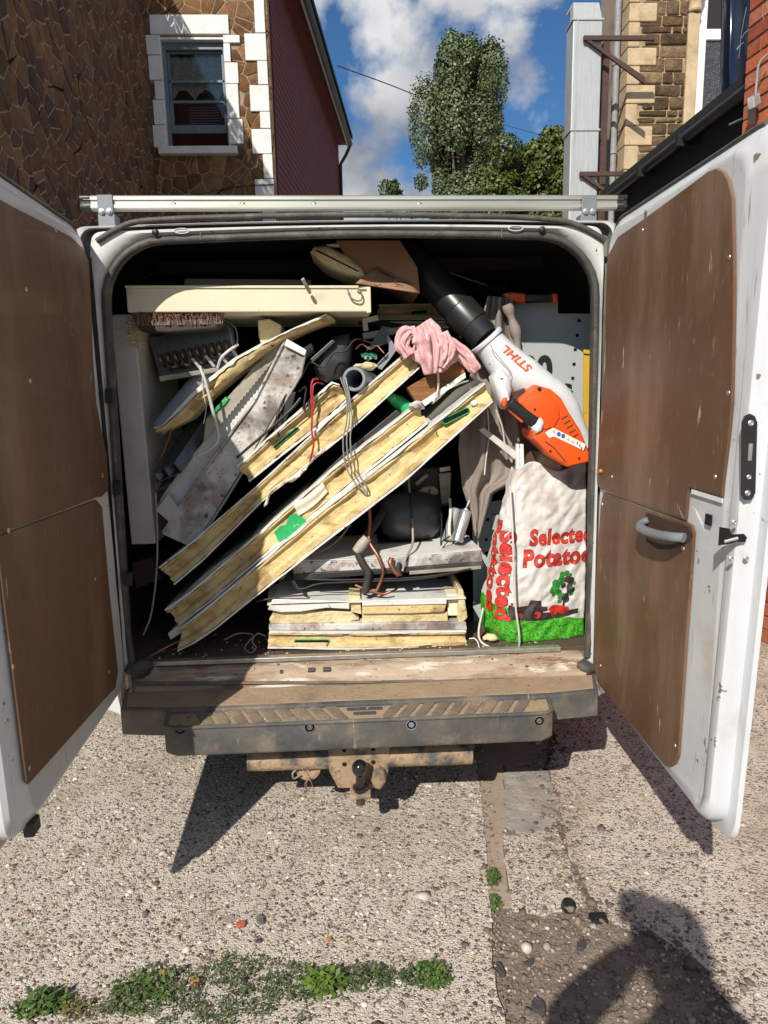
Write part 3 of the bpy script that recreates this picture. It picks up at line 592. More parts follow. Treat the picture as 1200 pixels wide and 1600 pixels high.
build('edge_seam', MB().box((dx0+.05, YD-.008, zs[0]), (dx0+.062, YD+.0, dzt)), 'galvanised', du)
for py in (66, 277):
    zb = at(900, py, YD)[2]; mb = MB().box((dx0+.12, YD-.06, zb), (fx0+.1, YD-.02, zb+.05))
    mb.prism([(dx1-.22, YD-.055, zb), (dx1-.16, YD-.055, zb), (fx0, YD-.055, zb-.42), (fx0, YD-.055, zb-.5)], (0, .03, 0))
    build('bracket', mb, 'rust_steel', du)
build('post', MB().box((dx1+.06, YD+.1, GZ), (dx1+.14, YD+.25, at(900, 100, YD)[2]+.3)), 'rust_steel', du)

# ------------------------------------------------------------------ brick wall, awning box, gutter on the near right
bdir = np.array([-.127, .992, 0]); be = atx(1167, 110, 2.15); be = np.array([be[0], be[1], 0]); bn = np.array([-bdir[1], bdir[0], 0]); 
bw = thing('brick_wall', 'red brick wall at the far right edge', 'wall', (be[0], be[1], GZ))
LB = 2.3; core = MB().prism([be+[0, 0, GZ], be-bdir*LB+[0, 0, GZ], be-bdir*LB-bn*.22+[0, 0, GZ], be-bn*.22+[0, 0, GZ]], (0, 0, 4.4)); bc = build('core', core, 'brick_mortar', bw)
bl_, bhh, j_ = .215, .065, .010; cols_ = [(.46, .115, .05), (.52, .15, .07), (.38, .09, .045), (.56, .20, .10), (.43, .13, .075)]
lowb = MB(); lowc = []; nb = 0; z = GZ+.01; row = 0
while z < 4.35:
    s0 = 0 if row % 2 == 0 else -(bl_+j_)/2; t = s0
    while t < LB-.02:
        a0 = max(t, 0)+0; a1 = min(t+bl_, LB)
        if a1-a0 > .03:
            p = be-bdir*a0+bn*.001; q2 = be-bdir*a1+bn*.001; o_ = bn*(.006+rng.uniform(-.0015, .002)); col = np.array(cols_[rng.integers(5)])*rng.uniform(.8, 1.15)
            P = [p+[0, 0, z], q2+[0, 0, z], q2+[0, 0, z+bhh], p+[0, 0, z+bhh]]
            if 2.35 < z < 3.9 and a0 < 1.9 : build('brick', MB().prism(P, o_), 'brick', bc, bevel=.003, seg=1, colors=np.tile(col, (8, 1)))
            else: lowb.prism(P, o_); lowc += [col]*8
        t += bl_+j_
    z += bhh+j_; row += 1
stuff(build('brick_courses', lowb, 'brick', bc, colors=np.array(lowc)))
sg = thing('awning_box', 'glossy navy blue box fixed beyond the brick wall', 'awning', at(1150, 200, 2.75))
poly = [(1141, -30), (1139, 100), (1143, 180), (1149, 206), (1182, 170), (1182, -30)]
build('shell', puff(MB(), poly, 2.35, .10, .02), 'navy', sg, smooth=45)
build('soffit', MB().prism([at(1142, 190, 2.36), at(1149, 210, 2.36), at(1177, 207, 2.37), at(1177, 176, 2.37)], (0, .10, 0)), 'black_plastic', sg)
for a_, b_2 in (((1154, 92), (1166, 12)), ((1158, 60), (1172, 44)), ((1151, 78), (1162, 66))): build('stripe', MB().tube([at(*a_, 2.348), at((a_[0]+b_2[0])/2-2, (a_[1]+b_2[1])/2, 2.346), at(*b_2, 2.348)], .0035, 6), 'chrome', sg, smooth=60)
gp0 = atx(1128, 178, 2.25); gp1 = atx(952, 303, 2.25); gzz = (gp0[2]+gp1[2])/2
lean = thing('lean_to_roof', 'black gutter and felt roof edge behind the open right door', 'roof', (2.25, 3.0, GZ))
mb = MB().tube([(2.25, gp0[1]-1.0, gzz), (2.25, gp1[1]+.2, gzz)], .036, 10); build('gutter', mb, 'black_plastic', lean, smooth=50)
build('felt', MB().prism([(2.24, gp0[1]-1.0, gzz+.03), (2.24, gp1[1]+.2, gzz+.03), (3.2, gp1[1]+.2, gzz+.10), (3.2, gp0[1]-1.0, gzz+.10)], (0, 0, .06)), 'felt', lean)
build('wall', MB().box((2.34, 2.05, GZ), (2.5, gp1[1]+.1, gzz+.02)), 'felt', lean)
for k in (.25, .6): y = gp0[1]+(gp1[1]-gp0[1])*k; build('gutter_bracket', MB().box((2.19, y-.02, gzz-.055), (2.31, y+.02, gzz+.02)), 'black_plastic', lean)
P = smoothp([atx(1200, 84, 2.13), atx(1186, 100, 2.10), atx(1182, 130, 2.10), atx(1178, 165, 2.10), atx(1165, 182, 2.2), atx(1140, 195, 2.24)], 30)
tag(build('grey_cable', MB().tube(P, .006, 8), 'cable_grey', smooth=60), 'thin grey cable looping down the brick wall', 'cable')
c = atx(1178, 158, 2.1); tag(build('cable_clamp', MB().obox(c, (.028, .02, .018), (-.01, .015, 0), (.0, .01, .03)).obox(c+[.01, .03, -.05], (.02, .03, -.03), (-.012, .012, 0), (0, .008, .012)), 'cable_grey', bevel=.005), 'crumpled grey metal clamp where the cable meets the gutter', 'clamp')
# overhead line
P = [at(528, 103, 15.2), at(610, 133, 22), at(720, 175, 30), at(830, 207, 38), at(930, 236, 46)]
tag(build('overhead_cable', MB().tube(smoothp(P, 30), .018, 5), 'black_plastic'), 'thin overhead cable crossing the sky in front of the trees', 'cable')

# ------------------------------------------------------------------ trees
def tree(name, label, base, lobes, trunk_r, n_per, leaf, cols, limbs=10, group='trees behind the van'):
    t = thing(name, label, 'tree', base, group); base = np.array(base, float); mb = MB(); top = max(l[0][2] for l in lobes)
    cx = np.mean([l[0] for l in lobes], axis=0); mb.tube([base, base+(np.array([cx[0], cx[1], top])-base)*.5+[.1, 0, 0], np.array([cx[0], cx[1], top-.5])], [trunk_r, trunk_r*.6, trunk_r*.12], 9)
    for l in lobes[::max(1, len(lobes)//limbs)]:
        c = np.array(l[0]); s = np.array([cx[0], cx[1], base[2]+(c[2]-base[2])*.55]); mb.tube([s, (s+c)/2+[0, 0, -.1], c], [trunk_r*.35, trunk_r*.22, trunk_r*.05], 6)
    build('trunk', mb, 'bark', t, smooth=60)
    C = np.array([l[0] for l in lobes]); Rr = np.array([l[1] for l in lobes]); vol = (Rr[:, 0]*Rr[:, 2])**.8; cnt = np.maximum(20, (vol/vol.mean()*n_per).astype(int))
    idx = np.repeat(np.arange(len(lobes)), cnt); n = len(idx); d = rng.normal(0, 1, (n, 3)); d /= np.linalg.norm(d, axis=1)[:, None]; rad = rng.uniform(.3, 1, n)**.35*(1+rng.normal(0, .09, n))
    P = C[idx]+d*Rr[idx]*rad[:, None]
    nm = d+rng.normal(0, .55, (n, 3))+np.array([0, 0, .25]); a = np.cross(nm, rng.normal(0, 1, (n, 3))); a /= np.linalg.norm(a, axis=1)[:, None]; b = np.cross(nm, a); b /= np.linalg.norm(b, axis=1)[:, None]; s = leaf*rng.uniform(.55, 1.35, n)[:, None]
    V = np.stack([P-a*s*.5, P+b*s*.36, P+a*s*.6, P-b*s*.36], 1).reshape(-1, 3); F = np.arange(n*4).reshape(-1, 4)
    cl = np.array(cols); cc = cl[rng.integers(len(cl), size=n)]*rng.uniform(.9, 1.1, (n, 1))*rng.uniform(.8, 1.2, len(lobes))[idx][:, None]
    me = bpy.data.meshes.new('crown'); me.vertices.add(n*4); me.vertices.foreach_set('co', (V-base).ravel()); me.loops.add(n*4); me.loops.foreach_set('vertex_index', F.ravel()); me.polygons.add(n); me.polygons.foreach_set('loop_start', np.arange(n)*4); me.update(calc_edges=True)
    ca = me.color_attributes.new('Col', 'FLOAT_COLOR', 'POINT'); q = np.ones((n*4, 4)); q[:, :3] = cc.repeat(4, 0); ca.data.foreach_set('color', q.ravel()); me.materials.append(MATS['leaf'])
    o = bpy.data.objects.new('crown', me); COL.objects.link(o); o.parent = t; return t
YT = 25
prof = [(52, 698, 742), (64, 676, 768), (90, 657, 790), (128, 646, 802), (157, 649, 790), (187, 661, 777), (216, 671, 768), (262, 668, 758), (305, 668, 750), (360, 672, 748), (430, 680, 742)]
lobes = []
for k in range(72):
    f = rng.uniform(0, 1)**.9; j = f*(len(prof)-1.001); i = int(j); t = j-i
    py = prof[i][0]*(1-t)+prof[i+1][0]*t; xl = prof[i][1]*(1-t)+prof[i+1][1]*t; xr = prof[i][2]*(1-t)+prof[i+1][2]*t
    c = at((xl+xr)/2, py, YT); R_ = (at(xr, py, YT)[0]-at(xl, py, YT)[0])/2; a = rng.uniform(0, 2*pi); rr = R_*sqrt(rng.uniform(.05, 1))*.86
    w_ = R_*rng.uniform(.17, .36)+.06; lobes.append(((c[0]+rr*cos(a), c[1]+rr*sin(a), c[2]-w_*1.6), (w_, w_, w_*rng.uniform(1.7, 2.5))))
bs = at(712, 300, YT); tree('poplar_tree', 'tall columnar poplar with silvery green leaves against the clouds', (bs[0], YT, GZ), lobes, .35, 1150, .10, [(.115, .15, .065), (.13, .165, .08), (.10, .135, .055), (.16, .19, .11), (.115, .14, .06)], 22)
YB = 19; lobes = []
for k in range(130):
    px = rng.uniform(748, 925); top = np.interp(px, [748, 775, 790, 810, 835, 862, 890, 925], [285, 245, 190, 225, 205, 200, 215, 225]); py = rng.uniform(top+14, 360); c = at(px, py, YB+rng.uniform(-1.2, 1.2)); w_ = rng.uniform(.22, .46); lobes.append((c, (w_, w_, w_*.9)))
bs = at(830, 330, YB); tree('leafy_tree', 'broad yellow green leafy tree between poplar and metal duct', (bs[0], YB, GZ), lobes, .25, 520, .10, [(.075, .10, .018), (.095, .12, .024), (.055, .08, .014), (.12, .13, .03)], 14)
lobes = []
for k in range(17):
    px = rng.uniform(600, 668); top = np.interp(px, [598, 612, 630, 645, 668], [296, 270, 262, 285, 268]); py = rng.uniform(top+6, 330); c = at(px, py, 21+rng.uniform(-.5, .5)); w_ = rng.uniform(.12, .26); lobes.append((c, (w_, w_, w_*1.1)))
bs = at(628, 330, 21); tree('sapling', 'sparse small tree left of the poplar just above the roof bar', (bs[0], 21, GZ), lobes, .10, 150, .09, [(.07, .10, .03), (.10, .13, .05), (.055, .08, .025)], 8)

# ================================================================== the van
mat('van_white', (.63, .645, .66), (.57, .585, .60), 3, .32, coat=.3, dirt=(.42, .37, .31), dpos=(.56, .82), dscale=5, scr=(.36, .35, .33), scp=(.675, .72), fine=(.20, .15, .11), fscale=24, fpos=(.675, .71), bump=.05, bscale=4)
mat('van_grimy', (.62, .615, .60), (.52, .51, .48), 5, .5, dirt=(.30, .255, .20), dpos=(.55, .78), dscale=6, fine=(.12, .09, .07), fscale=42, fpos=(.67, .72), bump=.15, bscale=30)
mat('van_channel', (.16, .15, .14), (.26, .24, .21), 9, .75, dirt=(.07, .06, .05), dpos=(.5, .7), dscale=9)
mat('rubber', (.045, .042, .038), (.075, .07, .062), 14, .6, dirt=(.17, .145, .11), dpos=(.52, .75), dscale=12, bump=.3, bscale=70)
mat('plywood', (.140, .072, .038), (.105, .054, .028), 3, .55, scr=(.25, .16, .105), scs=(1, 80, 9), scp=(.675, .73), rotm=(.5, 0, 0), dirt2=(.27, .185, .13), d2pos=(.52, .74), d2scale=2.4, stretch=(1, 1, .25), dirt=(.23, .13, .07), dpos=(.52, .80), dscale=5, fine=(.42, .32, .24), fscale=26, fpos=(.70, .735), bump=.15, bscale=30, coat=.05)
mat('plywood_edge', (.42, .28, .15), (.30, .19, .10), 20, .8)
mat('steel', (.55, .53, .50), (.42, .40, .37), 30, .4, .8)
mat('worn_alu', (.60, .58, .50), (.46, .45, .39), 4, .38, .75, stretch=(.35, 6, 6), dirt=(.38, .33, .22), dpos=(.5, .75), dscale=6)
mat('grey_plastic', (.20, .215, .23), (.16, .175, .19), 10, .5, bump=.1)
mat('dusty_plastic', (.05, .052, .055), (.09, .09, .09), 9, .75, dirt=(.24, .185, .125), dpos=(.42, .78), dscale=2.6, dirt2=(.30, .22, .145), d2pos=(.54, .82), d2scale=9, scr=(.30, .27, .23), scs=(30, 3, 3), scp=(.70, .76), bump=.3, bscale=60, stretch=(1, 1, 1))
mat('dust_top', (.36, .26, .165), (.28, .20, .13), 9, .95, dirt=(.11, .10, .09), dpos=(.60, .78), dscale=9, fine=(.16, .12, .09), fscale=60, fpos=(.64, .69), bump=.4, bscale=80)
mat('tread', (.20, .155, .11), (.12, .105, .09), 14, .9, dirt=(.30, .22, .145), dpos=(.5, .7), dscale=9, bump=.5, bscale=90)
mat('mud_steel', (.40, .28, .17), (.30, .21, .13), 8, .95, dirt=(.085, .08, .075), dpos=(.49, .63), dscale=12, fine=(.14, .11, .09), fscale=70, fpos=(.62, .68), bump=.6, bscale=70)
mat('rust_sill', (.46, .36, .265), (.35, .26, .185), 12, .85, stretch=(.5, 2, 2), dirt=(.22, .13, .08), dpos=(.50, .62), dscale=7, dirt2=(.60, .54, .46), d2pos=(.57, .66), d2scale=13, fine=(.08, .055, .04), fscale=50, fpos=(.66, .70), bump=.6, bscale=60)
mat('floor_ply', (.07, .045, .03), (.10, .065, .045), 9, .8, dirt=(.20, .15, .11), dpos=(.58, .8), dscale=7, fine=(.4, .33, .26), fscale=60, fpos=(.71, .74), bump=.3)
mat('interior_dark', (.028, .027, .027), (.02, .02, .02), 5, .85)  # near black, so the shade inside the van is put into the colour
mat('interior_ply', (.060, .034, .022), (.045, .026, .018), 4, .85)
mat('black_gloss', (.012, .012, .014), None, rough=.12, coat=.5)
mat('void', (.004, .004, .004), None, rough=1)
XC = .017
van = thing('van', 'white van seen from behind with both rear doors open', 'van', (XC, 0, GZ))
VB = lambda n, mb, m, par=None, **k: build(n, mb, m, par or van, **k)
def ring(xlb, xlt, xrt, xrb, zb, zt, r, Y, crown=.012, k=8, ns=8, nt_=14):
    """opening-shaped path: up the left side, over the top, down the right side"""
    P = []
    for i in range(ns): t = i/ns; P.append((xlb+(xlt-xlb)*t, Y, zb+(zt-r-zb)*t))
    for i in range(k+1): a = pi-i/k*pi/2; P.append((xlt+r+r*cos(a), Y, zt-r+r*sin(a)))
    for i in range(1, nt_): t = i/nt_; P.append((xlt+r+(xrt-xlt-2*r)*t, Y, zt+crown*sin(pi*t)))
    for i in range(k+1): a = pi/2-i/k*pi/2; P.append((xrt-r+r*cos(a), Y, zt-r+r*sin(a)))
    for i in range(1, ns+1): t = i/ns; P.append((xrt+(xrb-xrt)*t, Y, zt-r+(zb-zt+r)*t))
    return [np.array(p) for p in P]
# opening edge measured from the picture: left -.707..-.735, right .749...768, top 1.89 (crown 1.903)
OL, OR = (-.748, -.716), (.764, .784); ZS = .555
def oring(d, Y, zb=ZS, crown=.012, rr=.175): return ring(OL[0]-d, OL[1]-d, OR[0]+d, OR[1]+d, zb, 1.903+d, rr+d*.7, Y, crown)
outer = lambda Y, d=0: ring(-.800-d, -.806-d, .840+d, .830+d, .40, 1.956+d*.3, .045+d*.3, Y, .010)
# body shell: outside skin, rear face, channel, flange
skin = [ring(-.98, -.90, .94, 1.02, .36, 2.03, .16, 4.7, .05), ring(-.985, -.905, .945, 1.025, .36, 2.01, .16, .55, .05), ring(-.955, -.89, .925, .99, .37, 1.975, .12, .18, .025), outer(.05, .02), outer(.03)]
VB('body', MB().loft(skin, False), 'van_white', smooth=60, fixn=False)
VB('rear_frame', MB().loft([outer(.03), outer(.020, -.008), outer(.022, -.020)], False), 'van_white', smooth=60, fixn=False)
VB('door_channel', MB().loft([outer(.022, -.020), outer(.055, -.024), outer(.055, -.046), outer(.030, -.050)], False), 'van_channel', smooth=40, fixn=False)
_a, _b = outer(.030, -.050), oring(.024, .022)
fl = [_a]+[[(p*(1-t)+q_*t)*[1, 0, 1]+[0, y, 0] for p, q_ in zip(_a, _b)] for t, y in ((.12, .014), (.35, .006), (.70, .006), (.9, .012))]+[_b, oring(.016, .032)]
VB('door_frame', MB().loft(fl, False), 'van_grimy', smooth=40, fixn=False)
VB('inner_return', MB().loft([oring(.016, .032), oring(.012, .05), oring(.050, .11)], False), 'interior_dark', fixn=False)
# header pressing: raised white bar with plugs and ovals
hd = []
hp = smoothp(A([(190, 377), (215, 369), (262, 360), (340, 355), (545, 350), (740, 353), (840, 358), (880, 368), (903, 378)], .018), 60)
for p, rr in zip(hp, np.interp(np.linspace(0, 1, len(hp)), [0, .06, .12, .88, .94, 1], [.003, .011, .0135, .0135, .011, .003])): hd.append([p+np.array([0, -.5*c_, s_])*rr for c_, s_ in ((-.6, 1), (.6, .9), (1, .3), (1, -.4), (.6, -.95), (-.6, -1))])
0 and VB('header_bar', MB().loft(hd, False), 'van_white', smooth=50, fixn=False)
for px, py in ((243, 363), (847, 359)):
    c = at(px, py, .005); VB('rubber_plug', MB().lathe(c, (0, -1, 0), [(0, .010), (.003, .010), (.006, .007), (.0065, .002)], 14), 'black_plastic', smooth=50)
for px, py in ((284, 361), (806, 357)):
    c = at(px, py, .0055); P = [c+np.array([.022*cos(t), 0, .007*sin(t)]) for t in np.linspace(0, 2*pi, 20, endpoint=False)]; VB('oval_pressing', MB().tube(P, .002, 6, closed=True), 'van_white', smooth=60)
for px, py in ((313, 366), (784, 362)): a = at(px, py-9, .010); b = at(px, py+9, .010); VB('panel_seam', MB().tube([a, b], .0012, 5), 'van_channel')
# weather strip round the opening
sp = oring(.010, .022, zb=ZS+.02); sp = [p for p in sp]; sp[0] = sp[0]+[.02, -.01, -.015]; sp[-1] = sp[-1]+[-.012, -.01, -.02]
VB('door_seal', MB().tube(sp, [.0115+.0008*sin(i*.9) for i in range(len(sp))], 10), 'rubber', smooth=60)
VB('seal_lip', MB().loft([oring(.000, .016, ZS+.01), oring(-.002, .022, ZS+.01), oring(.006, .06, ZS+.01)], False), 'rubber', smooth=60, fixn=False)
for px, py in ((172, 618), (184, 762), (200, 905)): c = at(px, py, -.002); VB('seal_clip', MB().obox(c, (.014, 0, 0), (0, .010, 0), (.002, 0, .022)), 'black_plastic', bevel=.003)
dr = smoothp(A([(151, 377), (168, 366), (186, 356), (207, 348), (240, 344), (330, 340), (545, 335.5), (760, 338), (850, 342), (890, 348), (920, 360), (946, 376)], .0), 70)
VB('drip_rubber', MB().tube(dr, [.0075+.0015*sin(i*.7)*0 for i in range(len(dr))], 8, flat=1.15), 'rubber', smooth=60)
for (a, b) in ():
    p, q2 = at(*a, .05), at(*b, .05); VB('roof_corner', MB().tube([p, q2], .012, 8), 'van_white', smooth=60)
# inside: lining, floor, bulkhead
il = [ring(-.84, -.80, .84, .86, ZS, 1.945, .15, .14, .01), ring(-.88, -.84, .88, .92, ZS, 1.955, .15, .22, .02), ring(-.88, -.84, .88, .92, ZS, 1.955, .15, 3.0, .02)]
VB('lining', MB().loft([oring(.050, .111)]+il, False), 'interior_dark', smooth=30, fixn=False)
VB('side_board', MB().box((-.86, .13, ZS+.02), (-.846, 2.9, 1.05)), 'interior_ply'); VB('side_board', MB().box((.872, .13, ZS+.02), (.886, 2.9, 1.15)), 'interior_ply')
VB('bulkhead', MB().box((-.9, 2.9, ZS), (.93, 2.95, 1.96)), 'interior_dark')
FZ = .577
VB('load_floor', MB().box((-.88, .055, FZ-.03), (.92, 2.9, FZ)), 'floor_ply', bevel=.003)
VB('floor_trim', MB().box((OL[0]+.06, .040, FZ-.012), (OR[0]-.065, .066, FZ+.004)), 'steel', bevel=.002)
# ribs of the roof seen in the dark
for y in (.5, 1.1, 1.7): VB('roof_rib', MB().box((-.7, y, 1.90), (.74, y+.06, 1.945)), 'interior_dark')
# sill: rusty step below the floor
sy = [(.060, FZ-.014), (.020, FZ-.018), (-.004, FZ-.026), (-.018, FZ-.045), (-.030, FZ-.062), (-.030, FZ-.10)]
P = [[(x, y+.0015*sin(x*23+j), z+.0012*sin(x*31+j*2)) for x in np.linspace(-.725, .765, 90)] for j, (y, z) in enumerate(sy)]
VB('sill', MB().grid(P), 'rust_sill', smooth=50, fixn=False)
for px, py, w, h in ((487, 1048, .012, .008), (511, 1047, .013, .008), (440, 1050, .006, .004)): c = at(px, py, -.004); VB('sill_striker', MB().obox(c, (w, 0, 0), (0, .006, .003), (0, -.003, h)), 'rubber', bevel=.002)
for px, py, r in ((704, 1046, .0075), (655, 1047, .004), (823, 1040, .008), (235, 1046, .006)): c = at(px, py, -.008); VB('sill_bolt', MB().lathe(c, (0, -.5, .8), [(0, r), (.002, r), (.003, r*.6)], 10), 'rust_steel', smooth=50)
c = at(704, 1067, -.034); VB('drain_hole', MB().lathe(c, (0, -.8, .5), [(0, .007), (.002, .007)], 12), 'void')
VB('sill_gasket', MB().tube([at(212, 1068, -.028), at(560, 1066, -.028), at(905, 1058, -.028)], .0075, 8, flat=.7), 'dusty_plastic', smooth=60)
for px, py, s in ((222, 1040, 1), (908, 1040, -1)):
    c = at(px, py, .0); VB('corner_gasket', MB().ico(c+np.array([-.01*s, 0, -.012]), 1, 2, (.040, .030, .030), .5, 3+s), 'rubber', smooth=60)
# ------------------------------------------------ bumper
BZ = .503
bp = VB('bumper', MB().loft([[(x, y, z) for x, y in ((-.775, .10), (-.765, -.02), (-.735, -.145), (-.58, -.165), (.60, -.165), (.765, -.145), (.80, -.02), (.81, .10))] for z in (BZ-.082, BZ-.02, BZ)]+[[(x, y, BZ+.004) for x, y in ((-.76, .09), (-.75, -.02), (-.722, -.130), (-.58, -.15), (.60, -.15), (.755, -.130), (.785, -.02), (.795, .09))]], False), 'dusty_plastic', smooth=35, bevel=.004)
VB('bumper_deck', MB().prism([(-.752, -.026, BZ+.0045), (-.724, -.13, BZ+.0045), (-.58, -.15, BZ+.0045), (.60, -.15, BZ+.0045), (.757, -.13, BZ+.0045), (.787, -.026, BZ+.0045)], (0, 0, -.03)), 'dust_top', bp, bevel=.004)
# step: a tread that sticks out behind, with a deep front
bx0, bx1 = -.575, .590
st = [[(x, y, z) for x, y in ((bx0-.01, -.15), (bx0, -.245), (bx0+.03, -.262), (bx1-.03, -.262), (bx1, -.245), (bx1+.01, -.15))] for z in (.404, .412, .482, .492)]
st = [[(x*(.985 if k == 0 else 1), y*(.985 if k in (0,) else 1), z) for x, y, z in r] for k, r in enumerate(st)]
VB('step_front', MB().loft(st, False), 'dusty_plastic', bp, smooth=35, bevel=.004)
VB('step_deck', MB().prism([(bx0-.008, -.145, .494), (bx0+.004, -.242, .488), (bx0+.03, -.257, .487), (bx1-.03, -.257, .487), (bx1-.004, -.242, .488), (bx1+.008, -.145, .494)], (0, 0, -.02)), 'dust_top', bp, bevel=.003)
lipP = [(bx0-.008, -.15, .497), (bx0+.002, -.24, .494), (bx0+.028, -.259, .494), (bx1-.028, -.259, .494), (bx1-.002, -.24, .494), (bx1+.008, -.15, .497)]
VB('step_lip', MB().tube([p for p in resample(lipP, 60)], .0065, 8), 'dusty_plastic', bp, smooth=60)
# chevron tread
tr = None
def tread(x, s, short=1.0):
    global tr
    mb = MB(); y0_, y1_ = -.085-.02*(1-short), -.235; sk = .085*s*(short); w = .017
    vs = [(x-w, y0_, .5), (x+w, y0_, .5), (x+w-sk, y1_, .5), (x-w-sk, y1_, .5)]
    rr = roundpoly([(a, b) for a, b, _ in vs], .010, 3); zf = lambda b: np.interp(b, [-.26, -.145, -.02], [.4878, .4945, BZ+.0048])
    mb.loft([[(a, b, zf(b)-.001) for a, b in rr], [(a, b, zf(b)+.0022) for a, b in rr], [(a, b, zf(b)+.0028) for a, b in inset2(rr, .003)]], True, False, True)
    return VB('tread_rib', mb, 'tread', bp, smooth=40)
for k in range(9): tread(-.13-.05*k+.0, -1); tread(.17+.05*k, 1)
for k in range(3): y = -.155-.026*k; w = .075-.02*k; P = roundpoly([(.02-w, y-.008), (.02+w, y-.008), (.02+w, y+.008), (.02-w, y+.008)], .006, 3); zf = np.interp(y, [-.26, -.145], [.4878, .4945]); VB('tread_rib', MB().loft([[(a, b, zf-.001) for a, b in P], [(a, b, zf+.0025) for a, b in P]], True, False, True), 'dusty_plastic', bp)
for px, py in ((281, 1140), (484, 1137), (643, 1133), (843, 1127)):
    c = at(px, py, -.263); mb = MB().lathe(c+np.array([0, .002, 0]), (0, -1, 0), [(0, .017), (.002, .017), (.003, .015), (.001, .0135), (.001, .009), (.003, .008), (.004, .005), (.002, .004)], 18)
    VB('bumper_bolt', mb, 'dusty_plastic' if px != 643 else 'grey_plastic', bp, smooth=40)
# pale lower body corner behind the bumper on the left
VB('lower_body', MB().box((-.80, .02, .40), (-.70, .09, .56)), 'mud_steel', bevel=.01); VB('lower_body', MB().box((.76, .02, .40), (.83, .09, .56)), 'mud_steel', bevel=.01)
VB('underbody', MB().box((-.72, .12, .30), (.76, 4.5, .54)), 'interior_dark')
# ------------------------------------------------ tow bar
tb = VB('tow_bar', MB().tube([at(388, 1187, -.15), at(560, 1182, -.15), at(737, 1176, -.15)], .035, 18), 'mud_steel', smooth=40, bevel=.003)
pl = [(512, 1165), (610, 1158), (607, 1205), (600, 1232), (528, 1232), (514, 1205)]
VB('tow_plate', slab(pl, -.185, .022), 'mud_steel', tb, bevel=.004)
for px, py in ((538, 1172), (583, 1170), (538, 1194), (583, 1191)): c = at(px, py, -.1865); VB('plate_hole', MB().lathe(c, (0, -1, 0), [(0, .007), (.0012, .007)], 10), 'void', tb)
c = at(563, 1235, -.235); mb = MB().lathe((c[0], c[1], c[2]), (0, 0, 1), [(0, .020), (.01, .024), (.014, .024), (.016, .015), (.045, .013), (.055, .016), (.062, .0215), (.072, .0245), (.083, .0235), (.092, .0185), (.098, .010), (.099, .003)], 20)
VB('tow_ball', mb, 'black_gloss', tb, smooth=50)
VB('ball_bracket', MB().box((c[0]-.032, c[1]-.028, c[2]-.014), (c[0]+.032, -.16, c[2])), 'mud_steel', tb, bevel=.004); VB('ball_nut', MB().lathe((c[0], c[1], c[2]-.045), (0, 0, 1), [(0, .012), (.004, .016), (.03, .016)], 6), 'rust_steel', tb)
e = at(593, 1215, -.215); VB('safety_eye', puff(MB(), [(580, 1222), (583, 1208), (592, 1203), (601, 1208), (604, 1222), (594, 1236), (584, 1232)], -.215, .03, .008), 'mud_steel', tb, smooth=50)
e = at(483, 1203, -.16); mb = MB().lathe(e+np.array([0, .05, 0]), (-.1, -1, .1), [(0, .034), (.03, .036), (.035, .041), (.047, .041), (.05, .036), (.046, .033), (.042, .012), (.05, .010), (.05, .003)], 20)
VB('trailer_socket', mb, 'mud_steel', tb, smooth=40)
for k in range(3):
    q = smoothp([e+np.array([rng.uniform(-.03, .03), -.01, rng.uniform(-.02, .02)]), e+np.array([rng.uniform(-.045, .04), -.02, -.03+rng.uniform(-.01, .02)]), e+np.array([rng.uniform(-.04, .05), -.01, -.055+rng.uniform(-.02, .02)])], 8); VB('socket_wire', MB().tube(q, .0012, 5), 'mud_steel', tb)
q = smoothp([e+np.array([-.03, .0, .012]), e+np.array([-.05, -.012, .0]), e+np.array([-.048, -.012, -.02]), e+np.array([-.028, -.008, -.012])], 12); VB('socket_wire', MB().tube(q, .003, 6), 'steel', tb)
# ------------------------------------------------ roof bar
YB_ = .16; p0, p1 = at(133, 318, YB_), at(972, 317, YB_); zc = (p0[2]+p1[2])/2; rb0 = np.array([p0[0], YB_, p0[2]]); rb1 = np.array([p1[0], YB_, p1[2]])
hh = .0205; prf = [(-.012, -1), (-.016, -.8), (-.016, -.35), (-.011, -.3), (-.011, .3), (-.016, .35), (-.016, .8), (-.012, 1), (.016, 1), (.016, -1)]
rbar = VB('roof_bar', MB().loft([[q_+np.array([0, y, s*hh]) for y, s in prf] for q_ in (rb0, rb1)], True, True, True), 'worn_alu', smooth=20)
for q_, s in ((rb0, 1), (rb1, -1)): VB('end_cap', MB().loft([[q_+np.array([x*s, y*1.08, z*hh*1.06]) for y, z in prf] for x in (-.012, .022)], True, True, True), 'black_plastic', rbar, bevel=.003)
for px in (164, 921):
    c = at(px, 318, YB_-.02); mb = MB().box((c[0]-.024, YB_-.021, c[2]-.030), (c[0]+.024, YB_-.0165, c[2]+.024)).box((c[0]-.024, YB_-.021, c[2]+.0215), (c[0]+.024, YB_+.03, c[2]+.026)).box((c[0]-.026, YB_-.019, c[2]-.075), (c[0]+.026, YB_+.03, c[2]-.030))
    VB('bar_clamp', mb, 'grey_plastic', rbar, bevel=.003)
    for s in (-1, 1): VB('clamp_bolt', MB().lathe((c[0]+s*.0115, YB_-.0215, c[2]-.024), (0, -1, 0), [(0, .0095), (.002, .0095), (.003, .0055), (.007, .0055), (.0075, .003)], 12), 'steel', rbar, smooth=40)
for px in (270, 378, 490, 655): c = at(px, 318, YB_-.018); VB('bar_fixing', MB().ico((c[0], YB_-.011, c[2]), 1, 1, (.010, .003, .008)), 'worn_alu', rbar, smooth=80)
